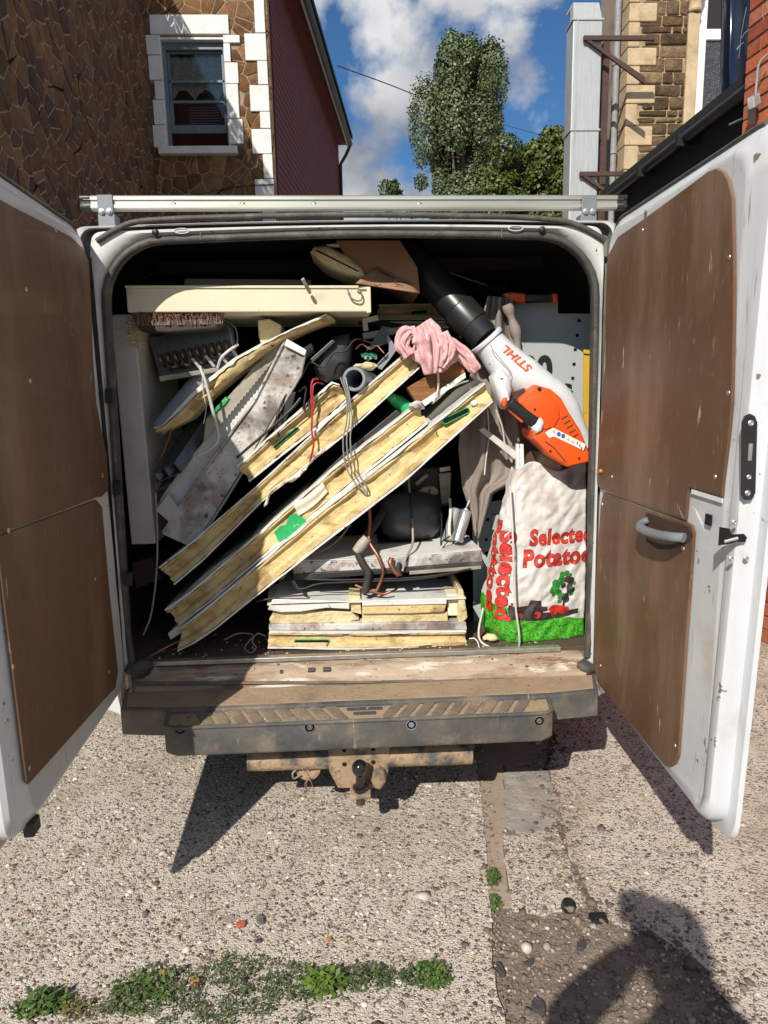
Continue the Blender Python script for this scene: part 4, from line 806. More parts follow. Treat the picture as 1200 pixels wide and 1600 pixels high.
# ------------------------------------------------ rear doors
def door(s):
    X0 = XC+s*.775; q = lambda x, y, X=None: atx(x, y, XC+.775)[[1, 2]]          # outlines are read off the right door, mirrored for the left
    def rect(y0_, y1_, z0, z1, r, k=6): return roundpoly([(y0_, z0), (y1_, z0), (y1_, z1), (y0_, z1)], r, k)
    zo = .042 if s < 0 else 0
    def rngs(spec): return [[(XC+s*x, y, z) for y, z in rect(a[0], a[1], a[2]+zo, a[3], a[4])] for x, a in spec]
    dr_ = VB('rear_door', MB().loft(rngs([(.779, (-.02, -.735, .50, 1.905, .07)), (.7785, (-.014, -.742, .493, 1.912, .072)), (.782, (-.008, -.752, .485, 1.92, .075)), (.790, (-.004, -.775, .478, 1.928, .075)), (.796, (.0, -.798, .474, 1.938, .07)), (.806, (.004, -.806, .470, 1.946, .065)), (.838, (.004, -.806, .468, 1.952, .06)), (.839, (.006, -.835, .445, 1.965, .06)), (.849, (.006, -.838, .442, 1.968, .06)), (.852, (.002, -.832, .448, 1.962, .06))]), True, True, True), 'van_white', smooth=32)
    dr_['label'] = 'white rear door with brown plywood lining boards' if s > 0 else 'white rear door lined with brown board, hanging in shade'
    # rubber strip round the door edge
    P = [(XC+s*.803, y, z) for y, z in rect(.008, -.800, .478, 1.948, .068, 5)]; VB('edge_rubber', MB().tube([p for p in P if p[2] > 1.2 and p[1] > -.77], .006, 6), 'rubber', dr_, smooth=60)
    XB = XC+s*.7725; T = .0045
    def board(name, pts, lab=None):
        mb = MB().loft([[(XB+s*.005, y, z) for y, z in pts], [(XB, y, z) for y, z in pts], [(XB-s*.0015, y, z) for y, z in inset2(pts, .002)]], True, True, True)
        return VB(name, mb, 'plywood', dr_)
    up = [(951, 400), (967, 370), (1005, 344), (1087, 284), (1108, 268), (1121, 263), (1132, 268), (1140, 280), (1147, 310), (1149, 400), (1149, 497), (1146, 629), (1140, 690), (1131, 760), (1130, 776)]
    up += [(1078, 762), (1073, 813), (1020, 793)] if s > 0 else [(1076, 812)]
    up += [(938, 763), (934, 752), (937, 685), (947, 572), (949, 460)]
    lo = [(944, 769), (1020, 797), (1076, 817), (1083, 822), (1086, 832), (1084, 862), (1070, 1060), (1062, 1180), (1057, 1193), (1049, 1198), (1040, 1194), (944, 1078), (934, 1062), (928, 1034), (934, 880), (940, 790)]
    if s < 0: lo = [(944, 770), (1020, 799), (1108, 828), (1112, 850), (1090, 1060), (1076, 1190), (1068, 1212), (1058, 1218), (1048, 1212), (944, 1078), (934, 1062), (928, 1034), (934, 880), (940, 790)]; up = up[:13]+[(1131, 770), (1120, 826)]+up[-7:]
    if s < 0:
        h_ = np.array([-.815+XC, .02]); th = radians(2.8); cs, sn = cos(th), sin(th)
        def q(x, y, X=None):
            d = ray(x, y); n_x, n_y = cs, sn; xl_ = XC-.7725; p0 = h_+np.array([cs*(xl_-h_[0]), sn*(xl_-h_[0])])
            t = (n_x*(p0[0]-CAM[0])+n_y*(p0[1]-CAM[1]))/(n_x*d[0]+n_y*d[1]); P_ = CAM+d*t; v_ = P_[:2]-h_; return np.array([max(-sn*v_[0]+cs*v_[1]+h_[1], -.757), P_[2]])
        up = [(142, 476), (138, 409), (130, 389), (111, 370), (81, 354), (20, 323), (-12, 305), (-22, 320), (-22, 500), (-20, 760), (-17, 840), (0, 833), (75, 806), (150, 777), (159, 776), (167, 768), (169, 758), (166, 713), (150, 628), (145, 561)]
        lo = [(150, 781), (159, 791), (171, 928), (184, 1050), (180, 1075), (164, 1092), (105, 1158), (45, 1225), (35, 1229), (26, 1218), (2, 1022), (-16, 846), (0, 837), (75, 809)]
    board('upper_board', np.array([q(*p) for p in up])); board('lower_board', np.array([q(*p) for p in lo]))
    if s < 0: scr = [(40, 452), (46, 595), (12, 829), (160, 742), (148, 905), (15, 1046), (45, 1200), (170, 1050), (86, 360)]
    else: scr = [(1142, 402), (1141, 614), (1120, 745), (958, 745), (1006, 360)] + ([(943, 788), (1070, 857), (1057, 1165), (940, 1040)] if s > 0 else [(948, 800), (1068, 900), (1050, 1150), (940, 1030)])
    for x, y in scr:
        c = q(x, y); VB('screw', MB().lathe((XB-s*.0015, c[0], c[1]), (-s, 0, 0), [(0, .006), (.0012, .0055), (.0018, .002)], 10), 'steel', dr_, smooth=50)
    if s > 0:
        # grey pull handle over a cut-out
        cc = np.array([q(*p) for p in [(1012, 800), (1076, 822), (1086, 838), (1080, 848), (1052, 858), (1030, 858), (1012, 846), (1008, 820)]]); VB('handle_recess', MB().loft([[(XB-s*.0018, y, z) for y, z in cc], [(XB-s*.0022, y, z) for y, z in inset2(cc, .002)]], True, False, True), 'interior_ply', dr_)
        hpth = [(1016, 812, 0), (1014, 818, .018), (1024, 826, .032), (1048, 834, .034), (1070, 838, .030), (1080, 840, .012)]; HP = [np.array([XB-s*(.002+d), *q(x, y)]) for x, y, d in hpth]
        VB('pull_handle', MB().tube(smoothp(HP, 30), [.013]*31, 10, flat=.75), 'grey_plastic', dr_, smooth=60)
        c = q(1108, 812); VB('square_hole', MB().box((XB-.0008, c[0]-.012, c[1]-.012), (XB+.003, c[0]+.012, c[1]+.012)), 'void', dr_)
        l0 = [q(*p) for p in [(1082, 764), (1130, 779), (1129, 786), (1081, 771)]]; VB('paper_label', MB().prism([(XB+.0025, y, z) for y, z in l0], (-.002, 0, 0)), 'pvc_white', dr_)
        # closing edge: latch plate, screws, latch
        YE = -.8068
        def eb(px, py): return at(px, py, YE)[[0, 2]]
        pp = [(1158, 660), (1162, 650), (1170, 646), (1178, 650), (1182, 660), (1179, 770), (1172, 781), (1162, 781), (1157, 772)]
        VB('latch_plate', MB().prism([(*[eb(*p)[0]], YE-.004, eb(*p)[1]) for p in pp], (0, .004, 0)), 'black_plastic', dr_, bevel=.001)
        for px, py, r in ((1171, 661, .006), (1168, 745, .005), (1166, 770, .006), (1147, 816, .006), (1142, 873, .006), (1166, 873, .006)):
            x, z = eb(px, py); VB('edge_screw', MB().lathe((x, YE-(.004 if py < 800 else 0), z), (0, -1, 0), [(0, r), (.0015, r), (.003, r*.6), (.002, r*.3)], 12), 'steel', dr_, smooth=40)
        x, z = eb(1170, 706); VB('latch_slot', MB().box((x-.004, YE-.0055, z-.017), (x+.004, YE-.004, z+.017)), 'steel', dr_)
        lp = [(1124, 823), (1140, 826), (1142, 835), (1162, 834), (1167, 840), (1163, 847), (1150, 846), (1138, 850), (1122, 852)]
        VB('latch', MB().prism([(eb(*p)[0], YE-.0015, eb(*p)[1]) for p in lp], (0, .0015, 0)), 'void', dr_); VB('latch_tongue', MB().tube([np.array([eb(1130, 846)[0], YE-.003, eb(1130, 846)[1]]), np.array([eb(1150, 840)[0], YE-.006, eb(1150, 840)[1]])], .004, 8), 'steel', dr_, smooth=50)
        c = q(942, 736); VB('orange_clip', MB().ico((XB-.004, c[0], c[1]), .007, 2), 'orange_clip', dr_, smooth=80)
        x, z = eb(1150, 1268); 0 and VB('lower_corner', MB().prism([(XC+.806, -.80, .462), (XC+.836, -.80, .462), (XC+.84, -.834, .425), (XC+.80, -.826, .448)], (0, .05, .012)), 'van_grimy', dr_, bevel=.006)
    else:
        c = q(111, 515); VB('ring_dent', MB().tube([(XB+.0015, c[0]+.010*cos(t), c[1]+.016*sin(t)) for t in np.linspace(.6, 5.4, 16)], .0012, 5), 'plywood_edge', dr_)
        c = q(158, 745); VB('orange_clip', MB().ico((XB+.003, c[0]+.0, c[1]), .005, 1), 'orange_clip', dr_, smooth=80)
        VB('lower_latch', MB().box((XC-.80, -.745, .494), (XC-.776, -.705, .528)), 'black_plastic', dr_, bevel=.004)
    if s > 0:
        for ob_ in [dr_]+[o_ for o_ in bpy.data.objects if o_.parent == dr_]:
            for v_ in ob_.data.vertices:
                z_ = v_.co.z+GZ; k_ = (v_.co.x > .789)*min(1, max(0, (1.15-z_)/.68))**1.4*min(1, max(0, (-.60-v_.co.y)/.2)); v_.co.x -= .034*k_; v_.co.y += .016*k_
    if s < 0:
        h = Vector((-.815, .02, 0)); R3 = Matrix.Rotation(radians(2.8), 4, 'Z'); dr_.matrix_local = Matrix.Translation(h) @ R3 @ Matrix.Translation(-h)
    return dr_
mat('orange_clip', (.65, .18, .02), None, rough=.45)
door(1); door(-1)
# hinges and rear wheels
for s in (-1, 1):
    for z in (.72, 1.22, 1.74): VB('hinge', MB().lathe((XC+s*.818, .012, z-.03), (0, 0, 1), [(0, .009), (.06, .009)], 10), 'van_grimy', smooth=50)
    x = XC+s*.80; wh = VB('wheel', MB().lathe((x-s*.1, .95, GZ+.325), (s, 0, 0), [(0, .24), (0, .31), (.02, .325), (.18, .325), (.2, .31), (.2, .22)], 32), 'rubber', smooth=40); VB('rim', MB().lathe((x+s*.06, .95, GZ+.325), (s, 0, 0), [(0, .21), (.03, .2), (.02, .08), (.035, .06)], 24), 'steel', wh, smooth=40)
# grey perforated tool wall inside on the right
mat('tool_panel', (.42, .445, .45), (.38, .405, .41), 6, .45, bump=.05); mat('tool_panel_dark', (.085, .09, .095), (.07, .075, .08), 6, .5); mat('digit_black', (.01, .01, .01), None, rough=.5)
YP = .345
pan = VB('tool_panel', slab([(738, 790), (790, 780), (800, 474), (872, 472), (872, 490), (923, 490), (923, 1005), (740, 1005)], YP, .004), 'tool_panel', bevel=.001)
0 and VB('tool_panel_top', slab([(806, 532), (806, 470), (872, 472), (872, 490), (920, 490), (918, 536), (900, 528)], YP+.012, .004), 'tool_panel_dark', pan)
for px, py in ((899, 546), (897, 569), (895, 591), (893, 613), (891, 636), (905, 501), (902, 524), (763, 783), (762, 812), (760, 843), (760, 864)):
    c = at(px, py, YP-.001); VB('square_hole', MB().box((c[0]-.0055, YP-.0012, c[2]-.0055), (c[0]+.0055, YP+.003, c[2]+.0055)), 'void', pan)
tv, tf = textmesh('00', .132, .006); tv[:, 0] *= .86; c = at(814, 598, YP-.0018)
VB('digits', MB().add([(c[0]+v[0], YP-.0018, c[2]+v[1]) for v in tv], tf), 'digit_black', pan)
tv, tf = textmesh('G', .07, .004); c = at(872, 622, YP-.0018); VB('letter', MB().add([(c[0]+v[0], YP-.0018, c[2]+v[1]) for v in tv], tf), 'digit_black', pan)
VB('panel_hook', MB().box(tuple(at(769, 828, YP-.03)), tuple(at(778, 803, YP))), 'tool_panel', pan, bevel=.002)

# ================================================================== the load
mat('foam', (.68, .53, .265), (.60, .45, .20), 9, .85, stretch=(1, 1, 1), dirt=(.29, .17, .065), dpos=(.53, .68), dscale=6, dirt2=(.68, .55, .30), d2pos=(.55, .7), d2scale=5, fine=(.17, .10, .05), fscale=48, fpos=(.655, .70), bump=.6, bscale=60, scr=(.40, .26, .11), scs=(5, 5, 22), scp=(.64, .72), rotm=(0, .65, 0))
mat('foam_pale', (.70, .60, .36), (.60, .49, .26), 12, .9, dirt=(.45, .32, .15), dpos=(.56, .75), dscale=9, bump=1, bscale=40, bdist=.012)
mat('skin_white', (.72, .71, .68), (.62, .61, .57), 7, .45, dirt=(.34, .29, .23), dpos=(.56, .74), dscale=8, fine=(.16, .13, .10), fscale=55, fpos=(.69, .73), bump=.1)
mat('grimy_white', (.62, .60, .57), (.50, .48, .45), 9, .6, dirt=(.15, .125, .115), dpos=(.46, .60), dscale=6, dirt2=(.30, .22, .19), d2pos=(.5, .64), d2scale=15, fine=(.07, .06, .055), fscale=50, fpos=(.62, .68), bump=.4, bscale=50)
mat('cream_paint', (.72, .66, .48), (.66, .60, .43), 5, .5, dirt=(.5, .45, .33), dpos=(.6, .8), dscale=7, fine=(.22, .18, .13), fscale=45, fpos=(.72, .75))
mat('board_grey', (.52, .50, .44), (.44, .42, .37), 6, .55, dirt=(.32, .29, .25), dpos=(.58, .78), dscale=6, fine=(.15, .12, .1), fscale=40, fpos=(.70, .74))
mat('green_plastic', (.02, .40, .12), (.015, .32, .09), 30, .5, fine=(.55, .5, .3), fscale=45, fpos=(.62, .68))
mat('bristle', (.33, .19, .14), (.23, .13, .10), 60, .95, bump=.6)
mat('wood_black', (.028, .024, .022), (.045, .038, .033), 12, .7)
mat('fin_metal', (.15, .16, .165), (.09, .095, .10), 40, .35, .8, stretch=(6, 1, 1))
mat('tube_metal', (.16, .10, .075), (.25, .17, .12), 20, .45, .7)
mat('pipe_grey', (.24, .26, .28), (.19, .21, .23), 8, .45)
mat('copper', (.42, .16, .09), (.30, .11, .065), 20, .42, .8)
mat('hose', (.02, .019, .018), (.045, .04, .035), 15, .8, bump=.4)
mat('dark_plastic', (.018, .018, .019), (.035, .033, .032), 9, .5, dirt=(.11, .095, .08), dpos=(.55, .75), dscale=10)
mat('lid_plastic', (.045, .048, .055), (.06, .062, .07), 8, .35)
mat('wire_red', (.40, .02, .025), None, rough=.4); mat('wire_white', (.62, .60, .55), (.5, .48, .43), 20, .5); mat('wire_black', (.012, .012, .012), None, rough=.5); mat('wire_grey', (.20, .19, .17), (.28, .26, .23), 30, .5)
mat('pcb', (.02, .16, .10), (.03, .22, .15), 40, .4)
mat('pink_cloth', (.72, .42, .42), (.62, .34, .35), 8, .95, bump=.5, bscale=200, bdist=.003, fine=(.80, .62, .60), fscale=60, fpos=(.60, .66))
mat('stained_wood', (.30, .125, .035), (.15, .055, .018), 9, .7, stretch=(.6, 1, 5), dirt=(.035, .015, .008), dpos=(.54, .66), dscale=9, bump=.4, bscale=40)
mat('taupe_cloth', (.27, .225, .195), (.23, .19, .165), 12, .95, bump=.4, bscale=260, bdist=.002)
mat('cardboard', (.30, .165, .095), (.25, .135, .08), 6, .85, bump=.1)
mat('blower_white', (.72, .73, .75), (.66, .67, .69), 4, .38, dirt=(.45, .43, .40), dpos=(.64, .8), dscale=9, fine=(.2, .17, .14), fscale=36, fpos=(.73, .76), bump=.05, bscale=200)
mat('blower_orange', (.78, .10, .010), (.68, .085, .010), 6, .40, bump=.05, bscale=200)
mat('blower_black', (.014, .014, .015), (.02, .02, .02), 9, .35, fine=(.2, .2, .2), fscale=50, fpos=(.75, .77))
mat('print_orange', (.75, .12, .03), None, rough=.4); mat('print_red', (.62, .035, .022), (.5, .03, .02), 60, .5); mat('print_black', (.02, .02, .02), None, rough=.5); mat('print_green', (.03, .30, .035), (.02, .12, .02), 60, .6); mat('print_dark', (.05, .035, .035), (.03, .02, .025), 40, .6)
mat('print_yellow', (.75, .50, .05), None, rough=.5); mat('print_blue', (.03, .11, .35), None, rough=.5); mat('sticker', (.75, .75, .74), None, rough=.4)
mat('yellow_sign', (.62, .36, .02), (.55, .31, .02), 10, .45, fine=(.03, .03, .02), fscale=30, fpos=(.66, .69))
mat('sealant', (.78, .72, .58), (.68, .60, .44), 20, .8, bump=.6, bscale=30)
mat('tan_metal', (.42, .38, .30), (.30, .27, .22), 14, .5, dirt=(.15, .12, .1), dpos=(.5, .7))

def foam_panel(name, label, top, bot, Y, depth=.42, skin=.09, prof=None, rag=.0015, slots=(), core='foam', skinm='skin_white', n=70, bow=0, skins=(True, True), cat='foam slab', yslope=0):
    """insulated panel seen on its edge: foam core between two sheet skins. top/bot: pixel polylines of the long edges"""
    tp = resample([at(p[0], p[1], Y) for p in top], n); bt = resample([at(p[0], p[1], Y) for p in bot], n)
    o0 = (tp[0]+bt[0])/2; z0 = min(tp[:, 2].min(), bt[:, 2].min()); t = thing(name, label, cat, (o0[0], Y+depth/2, z0))
    prof = prof or [(0, 0), (.10, 0), (.15, .006), (.24, .013), (.60, .013), (.68, .007), (.74, .001), (1, 0)]
    a, b = (skin if skins[0] else 0), 1-(skin if skins[1] else 0); rows = []
    sl = lambda i: yslope*i/(n-1)
    for v, dy in prof:
        vv = a+(b-a)*v; r = []
        for i in range(n):
            p = tp[i]*(1-vv)+bt[i]*vv; w = mnoise.noise(Vector((p[0]*14, p[2]*14, vv*3+Y*9))); w2 = mnoise.noise(Vector((p[0]*55, p[2]*55, Y*7)))
            e = min(i, n-1-i); tg = tp[1]-tp[0] if i < 3 else tp[-1]-tp[-2]; p = p+tg/np.linalg.norm(tg)*(.010*mnoise.noise(Vector((vv*9, Y*31, i)))*(1-e/3) if e < 3 else 0); r.append(p+np.array([0, dy+sl(i)+rag*(w*1.4+w2*.8)+.010*max(0, w-.28)*4*(1 if 0 < vv-a < b-a else .5)+(.004*rng.uniform(0, 1) if e == 0 else 0), 0]))
        rows.append(r)
    mb = MB().grid(rows); back = [[p*[1, 0, 1]+[0, Y+depth, 0] for p in rows[0]], [p*[1, 0, 1]+[0, Y+depth, 0] for p in rows[-1]]]
    mb.grid([rows[0], back[0]]); mb.grid([rows[-1], back[1]]); mb.grid([back[0], back[1]])
    for e in (0, n-1): mb.add([r[e] for r in rows]+[back[1][e], back[0][e]], [tuple(range(len(rows)+2))])
    build('foam_core', mb, core, t, smooth=40)
    for on, A_, B_ in ((skins[0], tp, bt), (skins[1], bt, tp)):
        if not on: continue
        S1 = []; S2 = []
        for i in range(n):
            d = (B_[i]-A_[i]); th = .0022; ln = np.linalg.norm(d); u = d/ln
            w = .003*mnoise.noise(Vector((i*.17, Y*5, top[0][0])))+sl(i)
            fl = ln*skin*(.80+.45*mnoise.noise(Vector((i*.31, Y*9, bot[0][1]))))
            S1.append([A_[i]+np.array([0, -.003+w, 0]), A_[i]+u*fl+np.array([0, -.003+w, 0]), A_[i]+u*fl+np.array([0, .006+w, 0]), A_[i]+u*th+np.array([0, .006+w, 0]), A_[i]+u*th+np.array([0, depth, 0]), A_[i]+np.array([0, depth, 0])])
        m2 = MB().loft(S1, True, True, True); build('sheet_skin', m2, skinm, t, smooth=35)
    for (sx, sy, ex, ey, w) in slots:
        p, q = at(sx, sy, Y+.004), at(ex, ey, Y+.004); d = q-p; L_ = np.linalg.norm(d); d /= L_; nn = np.array([-d[2], 0, d[0]]); P = []
        for k in range(20):
            an = 2*pi*k/20; cx = (1 if cos(an) > 0 else -1)*(L_/2-w); P.append((p+q)/2+d*(cx+w*cos(an))+nn*w*sin(an))
        build('slot_trim', MB().tube(P, w*.22, 6, closed=True), 'green_plastic', t, smooth=60)
        build('slot', MB().prism([x+np.array([0, -.0004, 0]) for x in P], (0, .004, 0)), 'void', t)
    return t

# ---- the long panels leaning across the opening
foam_panel('foam_slab', 'lowest of the long foam panels leaning across the opening, white disc at its upper end', [(284, 980), (330, 943), (400, 884), (511, 789), (600, 722), (669, 668), (757, 598)], [(277, 1018), (306, 1004), (337, 983), (403, 930), (495, 858), (634, 751), (770, 628)], .08, .46, .10, slots=((692, 660, 733, 640, .009), (681, 677, 683, 676, .0035)), rag=.0024)
c = at(741, 630, .084); d_w = thing('plug_disc', 'small white plastic disc on the end of the lowest long foam panel', 'disc', c); build('disc', MB().ico(c, 1, 2, (.012, .005, .010)), 'pvc_white', d_w, smooth=80)
foam_panel('foam_slab', 'second lowest long foam panel with a patch of green film', [(257, 952), (300, 922), (400, 836), (527, 725), (622, 653), (650, 632)], [(280, 977), (330, 940), (400, 880), (520, 782), (668, 662)], .115, .42, .12, rag=.0024)
foam_panel('foam_slab', 'long foam panel with torn sealant below the pipe end', [(248, 886), (300, 846), (400, 760), (503, 663), (640, 545)], [(273, 914), (318, 876), (413, 781), (537, 682), (657, 574)], .14, .42, .11, rag=.003)
foam_panel('foam_slab', 'short upper foam panel with a red wire over it', [(370, 728), (420, 682), (470, 638), (518, 596), (530, 600)], [(390, 753), (436, 716), (488, 676), (528, 642), (543, 626)], .150, .40, .13, slots=((428, 700, 466, 668, .005),), rag=.002)
# green film and torn white film on the second panel
gp_ = [(428, 832), (437, 822), (447, 820), (452, 806), (462, 802), (470, 806), (479, 814), (474, 824), (462, 828), (455, 838), (443, 842), (436, 847)]
tag(build('green_film', slab(gp_, .108, .003), 'green_plastic', smooth=30), 'torn bright green film stuck on the second lowest long panel', 'film')
P = [[np.array(at(466+46*u-8*v, 806-22*u-20*v*(1-.3*u)-16*u*u+18*v*v*0, .104+.004*sin(9*u)+.004*sin(7*v))) for u in np.linspace(0, 1, 12)] for v in np.linspace(0, 1, 8)]
tag(build('torn_film', MB().grid(P), 'sealant', smooth=60), 'torn cream film beside the green film', 'film').modifiers.new('thick', 'SOLIDIFY').thickness = .0015
# torn strip of skin and sealant along the upper long slab
pts = smoothp(A([(414, 790), (420, 772), (436, 760), (452, 750), (466, 743), (478, 732), (490, 714), (503, 704)], .128), 60); P = []
for i, p in enumerate(pts):
    f = i/(len(pts)-1); w = (.010+.016*abs(mnoise.noise(Vector((f*7, 1, 2))))+.008*sin(pi*f)); w2 = .008+.014*abs(mnoise.noise(Vector((f*9, 5, 2))))
    P.append([p+np.array([.7, 0, .7])*(-w2+(w+w2)*k/7)+.012*np.array(mnoise.noise_vector(Vector((f*9, k*.45, 3))))*[.5, 1, .5]+np.array([0, -.006*sin(pi*k/7), 0]) for k in range(8)])
o = build('torn_sealant', MB().grid(P), 'sealant', smooth=60, fixn=False); o.modifiers.new('t', 'SOLIDIFY').thickness = .003; tag(o, 'torn cream strip of sealant curling along the upper long slab', 'sealant')
# dark rail and strips between the panels
tag(build('black_rail', slab([(398, 843), (404, 850), (560, 712), (628, 646), (620, 640), (540, 706)], .17, .3), 'dark_plastic', bevel=.002), 'long black plastic rail between two of the leaning panels', 'rail')
tag(build('grey_strip', slab([(266, 948), (274, 955), (330, 905), (372, 872), (366, 862), (318, 898)], .16, .25), 'board_grey', bevel=.002), 'grey metal strip under the torn long panel on the left', 'strip')
tag(build('dark_tray', slab([(280, 945), (330, 902), (365, 888), (400, 850), (392, 838), (350, 866)], .20, .2), 'lid_plastic', bevel=.003), 'dark tray wedged between the leaning panels on the left', 'tray')
tag(build('white_scrap', slab([(262, 990), (266, 1000), (290, 985), (306, 965), (298, 960)], .13, .2), 'skin_white', bevel=.002), 'narrow white scrap under the lower end of the lowest panel', 'scrap')
wire('pink_rod', 'thin pinkish rod on the floor in the left corner', [(224, 1033, .075), (255, 1014, .10), (288, 998, .14)], .004, 'copper', cat='rod', n=12)

# ---- top: cream bar, strip
cb = thing('cream_beam', 'long cream painted panel lying across the top of the load', 'panel', at(387, 487, .145))
build('face', slab([(196, 449), (578, 449), (578, 487), (199, 488)], .145, .5), 'cream_paint', cb, bevel=.004); build('end_cap', slab([(560, 447), (579, 447.5), (580, 488), (573, 489), (573, 452), (560, 452)], .137, .05), 'cream_paint', cb, bevel=.002)
build('cover_lip', slab([(195, 446), (560, 446), (560, 450), (195, 450)], .140, .2), 'cream_paint', cb, bevel=.001)
P = smoothp(A([(543, 452), (546, 462), (552, 468), (562, 470), (566, 464), (563, 455), (556, 450)], .133), 20); tag(build('wire_hook', MB().tube(P, .0028, 6), 'wire_grey', smooth=60), 'small bent wire hook on the right end of the cream panel', 'hook')
wire('thin_stick', 'thin tan stick poking up over the cream panel', [(473, 436, .08), (480, 449, .10), (484, 457, .13)], .006, 'tan_metal', cat='stick', n=10)
tag(build('grey_batten', slab([(288, 435), (486, 437), (486, 447), (288, 446)], .48, .06), 'board_grey', bevel=.002), 'grey batten lying behind the top of the cream panel', 'batten')
# ---- cardboard and foam at the ceiling
cbx = thing('cardboard_box', 'crumpled brown cardboard box jammed under the van ceiling', 'box', at(590, 455, .5))
build('side', slab([(525, 376), (625, 376), (652, 418), (656, 456), (640, 440), (590, 415), (560, 432)], .20, .5), 'cardboard', cbx)
P = [[np.array(at(*((1-v)*np.array((556+30*u+70*u, 442+15*u)) + v*np.array((586+62*u, 418+30*u))), .12+.05*v+.012*sin(6*u))) for u in np.linspace(0, 1, 12)] for v in np.linspace(0, 1, 5)]
f = build('flap', MB().grid(P), 'cardboard', cbx, smooth=60); f.modifiers.new('t', 'SOLIDIFY').thickness = .004
build('symbol', MB().tube(A([(617, 443), (629, 446), (626, 438), (618, 436), (617, 443)], .118), .0012, 5), 'print_black', cbx)
build('tape_mark', MB().tube(A([(584, 444), (590, 447), (596, 444)], .118), .0012, 5), 'print_black', cbx)
tag(build('foam_offcut', puff(MB(), [(484, 392), (490, 383), (512, 382), (545, 400), (566, 418), (572, 430), (560, 433), (535, 427), (505, 412)], .17, .2, .02), 'foam_pale', smooth=50), 'rounded cream foam offcut beside the cardboard box', 'foam')
tag(build('ceiling_clip', MB().box(tuple(at(510, 386, .2)), tuple(at(531, 383, .22))), 'pvc_white', bevel=.001), 'small white strip hanging below the top of the opening', 'strip')
foam_panel('foam_slab', 'foam panel end deep inside, right of the cream panel', [(592, 476), (694, 474)], [(592, 500), (696, 500)], .55, .3, .10, n=20, slots=((642, 489, 668, 487, .006),))
foam_panel('foam_slab', 'thin pale panel edge under the deep foam panel', [(596, 503), (700, 502)], [(596, 513), (702, 512)], .53, .3, .2, n=16, core='foam_pale')
wire('dark_hose', 'dark hose running behind the pink cloth', [(560, 503, .45), (590, 504, .44), (630, 512, .42), (665, 522, .40), (700, 520, .4)], .010, 'hose', cat='hose')
for (a_, b_, lab) in (((700, 425), (762, 446), 'thin metal rod in the dark at the upper right'), ((215, 442), (290, 395), 'dark rod leaning in the upper left corner of the load')): wire('metal_rod', lab, [(*a_, .6), (*b_, .62)], .004, 'wire_grey' if a_[0] > 500 else 'lid_plastic', cat='rod', n=4)

# ---- left column
tag(build('white_upright', slab([(172, 492), (209, 490), (243, 850), (205, 851)], .20, .5), 'board_grey', bevel=.004), 'pale upright panel standing at the left edge of the opening', 'panel')
mb = MB()
for k in range(60): p = at(212+rng.uniform(-4, 4), 515+rng.uniform(-22, 22), .195); mb.tube([p, p+rng.normal(0, .012, 3), p+rng.normal(0, .02, 3)+[0, 0, -.012]], .0012, 4)
tag(build('frayed_fibres', mb, 'foam_pale'), 'frayed straw coloured fibres at the top of the pale upright', 'fibres')
br = thing('broom_head', 'brown bristled broom head lying under the cream panel', 'broom', at(282, 517, .3))
hb = [np.array(at(x, y, .15)) for x, y in ((216, 516), (230, 518), (280, 516), (330, 512), (347, 506))]
build('block', slab([(214, 510), (219, 518), (262, 520), (335, 514), (347, 506), (346, 496), (215, 504)], .155, .06), 'wood_black', br, bevel=.006)
mb = MB()
for k in range(520):
    x = rng.uniform(213, 348); y0_ = 509-(x-213)*.02; p = at(x, y0_, .148+rng.uniform(0, .06)); t = at(x+rng.uniform(-7, 3), 489+rng.uniform(-2, 6), .142+rng.uniform(0, .06)); mb.tube([p, (p+t)/2+rng.normal(0, .002, 3), t], [.0022, .0019, .0014], 4)
stuff(build('bristles', mb, 'bristle', br))
coil = thing('evaporator_coil', 'finned metal cooling coil with rows of bent tubes', 'coil', at(300, 590, .3))
build('end_plate', slab([(232, 528), (362, 505), (374, 575), (352, 582), (252, 596)], .32, .004), 'fin_metal', coil, bevel=.001)
build('fin_block', slab([(238, 530), (358, 510), (368, 572), (254, 590)], .325, .22), 'fin_metal', coil)
build('lower_rail', slab([(248, 588), (340, 574), (343, 580), (250, 596)], .25, .05), 'tan_metal', coil, bevel=.002)
def ubend(x, y, dx, dy, hgt=.022):
    p, q = at(x, y, .32), at(x+dx, y+dy, .32); P = [p+(q-p)*(.5-.5*cos(a))+np.array([0, -hgt*2*sin(a), .004*sin(a)]) for a in np.linspace(0, pi, 9)]; return MB().tube([p+[0, .02, 0]]+P+[q+[0, .02, 0]], .0062, 8)
for k in range(10): build('return_bend', ubend(253+k*11.2, 556-k*2.5, 5, 16), 'tube_metal', coil, smooth=60)
for k in range(5): build('return_bend', ubend(268+k*20, 578-k*3.4, 15, -4), 'tube_metal', coil, smooth=60)
for k in range(4): build('strap', slab([(298+k*21, 560-k*4), (302+k*21, 559-k*4), (316+k*21, 576-k*4), (312+k*21, 578-k*4)], .262, .002), 'steel', coil)
tag(build('grey_pipe', MB().tube([at(322, 590, .34), at(288, 630, .26), at(246, 672, .20)], [.042, .040, .026], 16), 'pipe_grey', smooth=50), 'grey tapered plastic pipe under the cooling coil', 'pipe')
# torn curved panel
foam_panel('torn_slab', 'torn curved panel with white skin and ragged foam edge', [(240, 668), (254, 664), (296, 618), (320, 596), (365, 560), (407, 537), (460, 512), (510, 490)], [(243, 677), (256, 674), (292, 657), (314, 633), (343, 607), (369, 585), (407, 556), (443, 531), (480, 514), (523, 498)], .17, .14, .30, prof=[(0, 0), (.3, .004), (.6, .010), (1, .022)], rag=.006, core='foam', skins=(True, False), n=80)
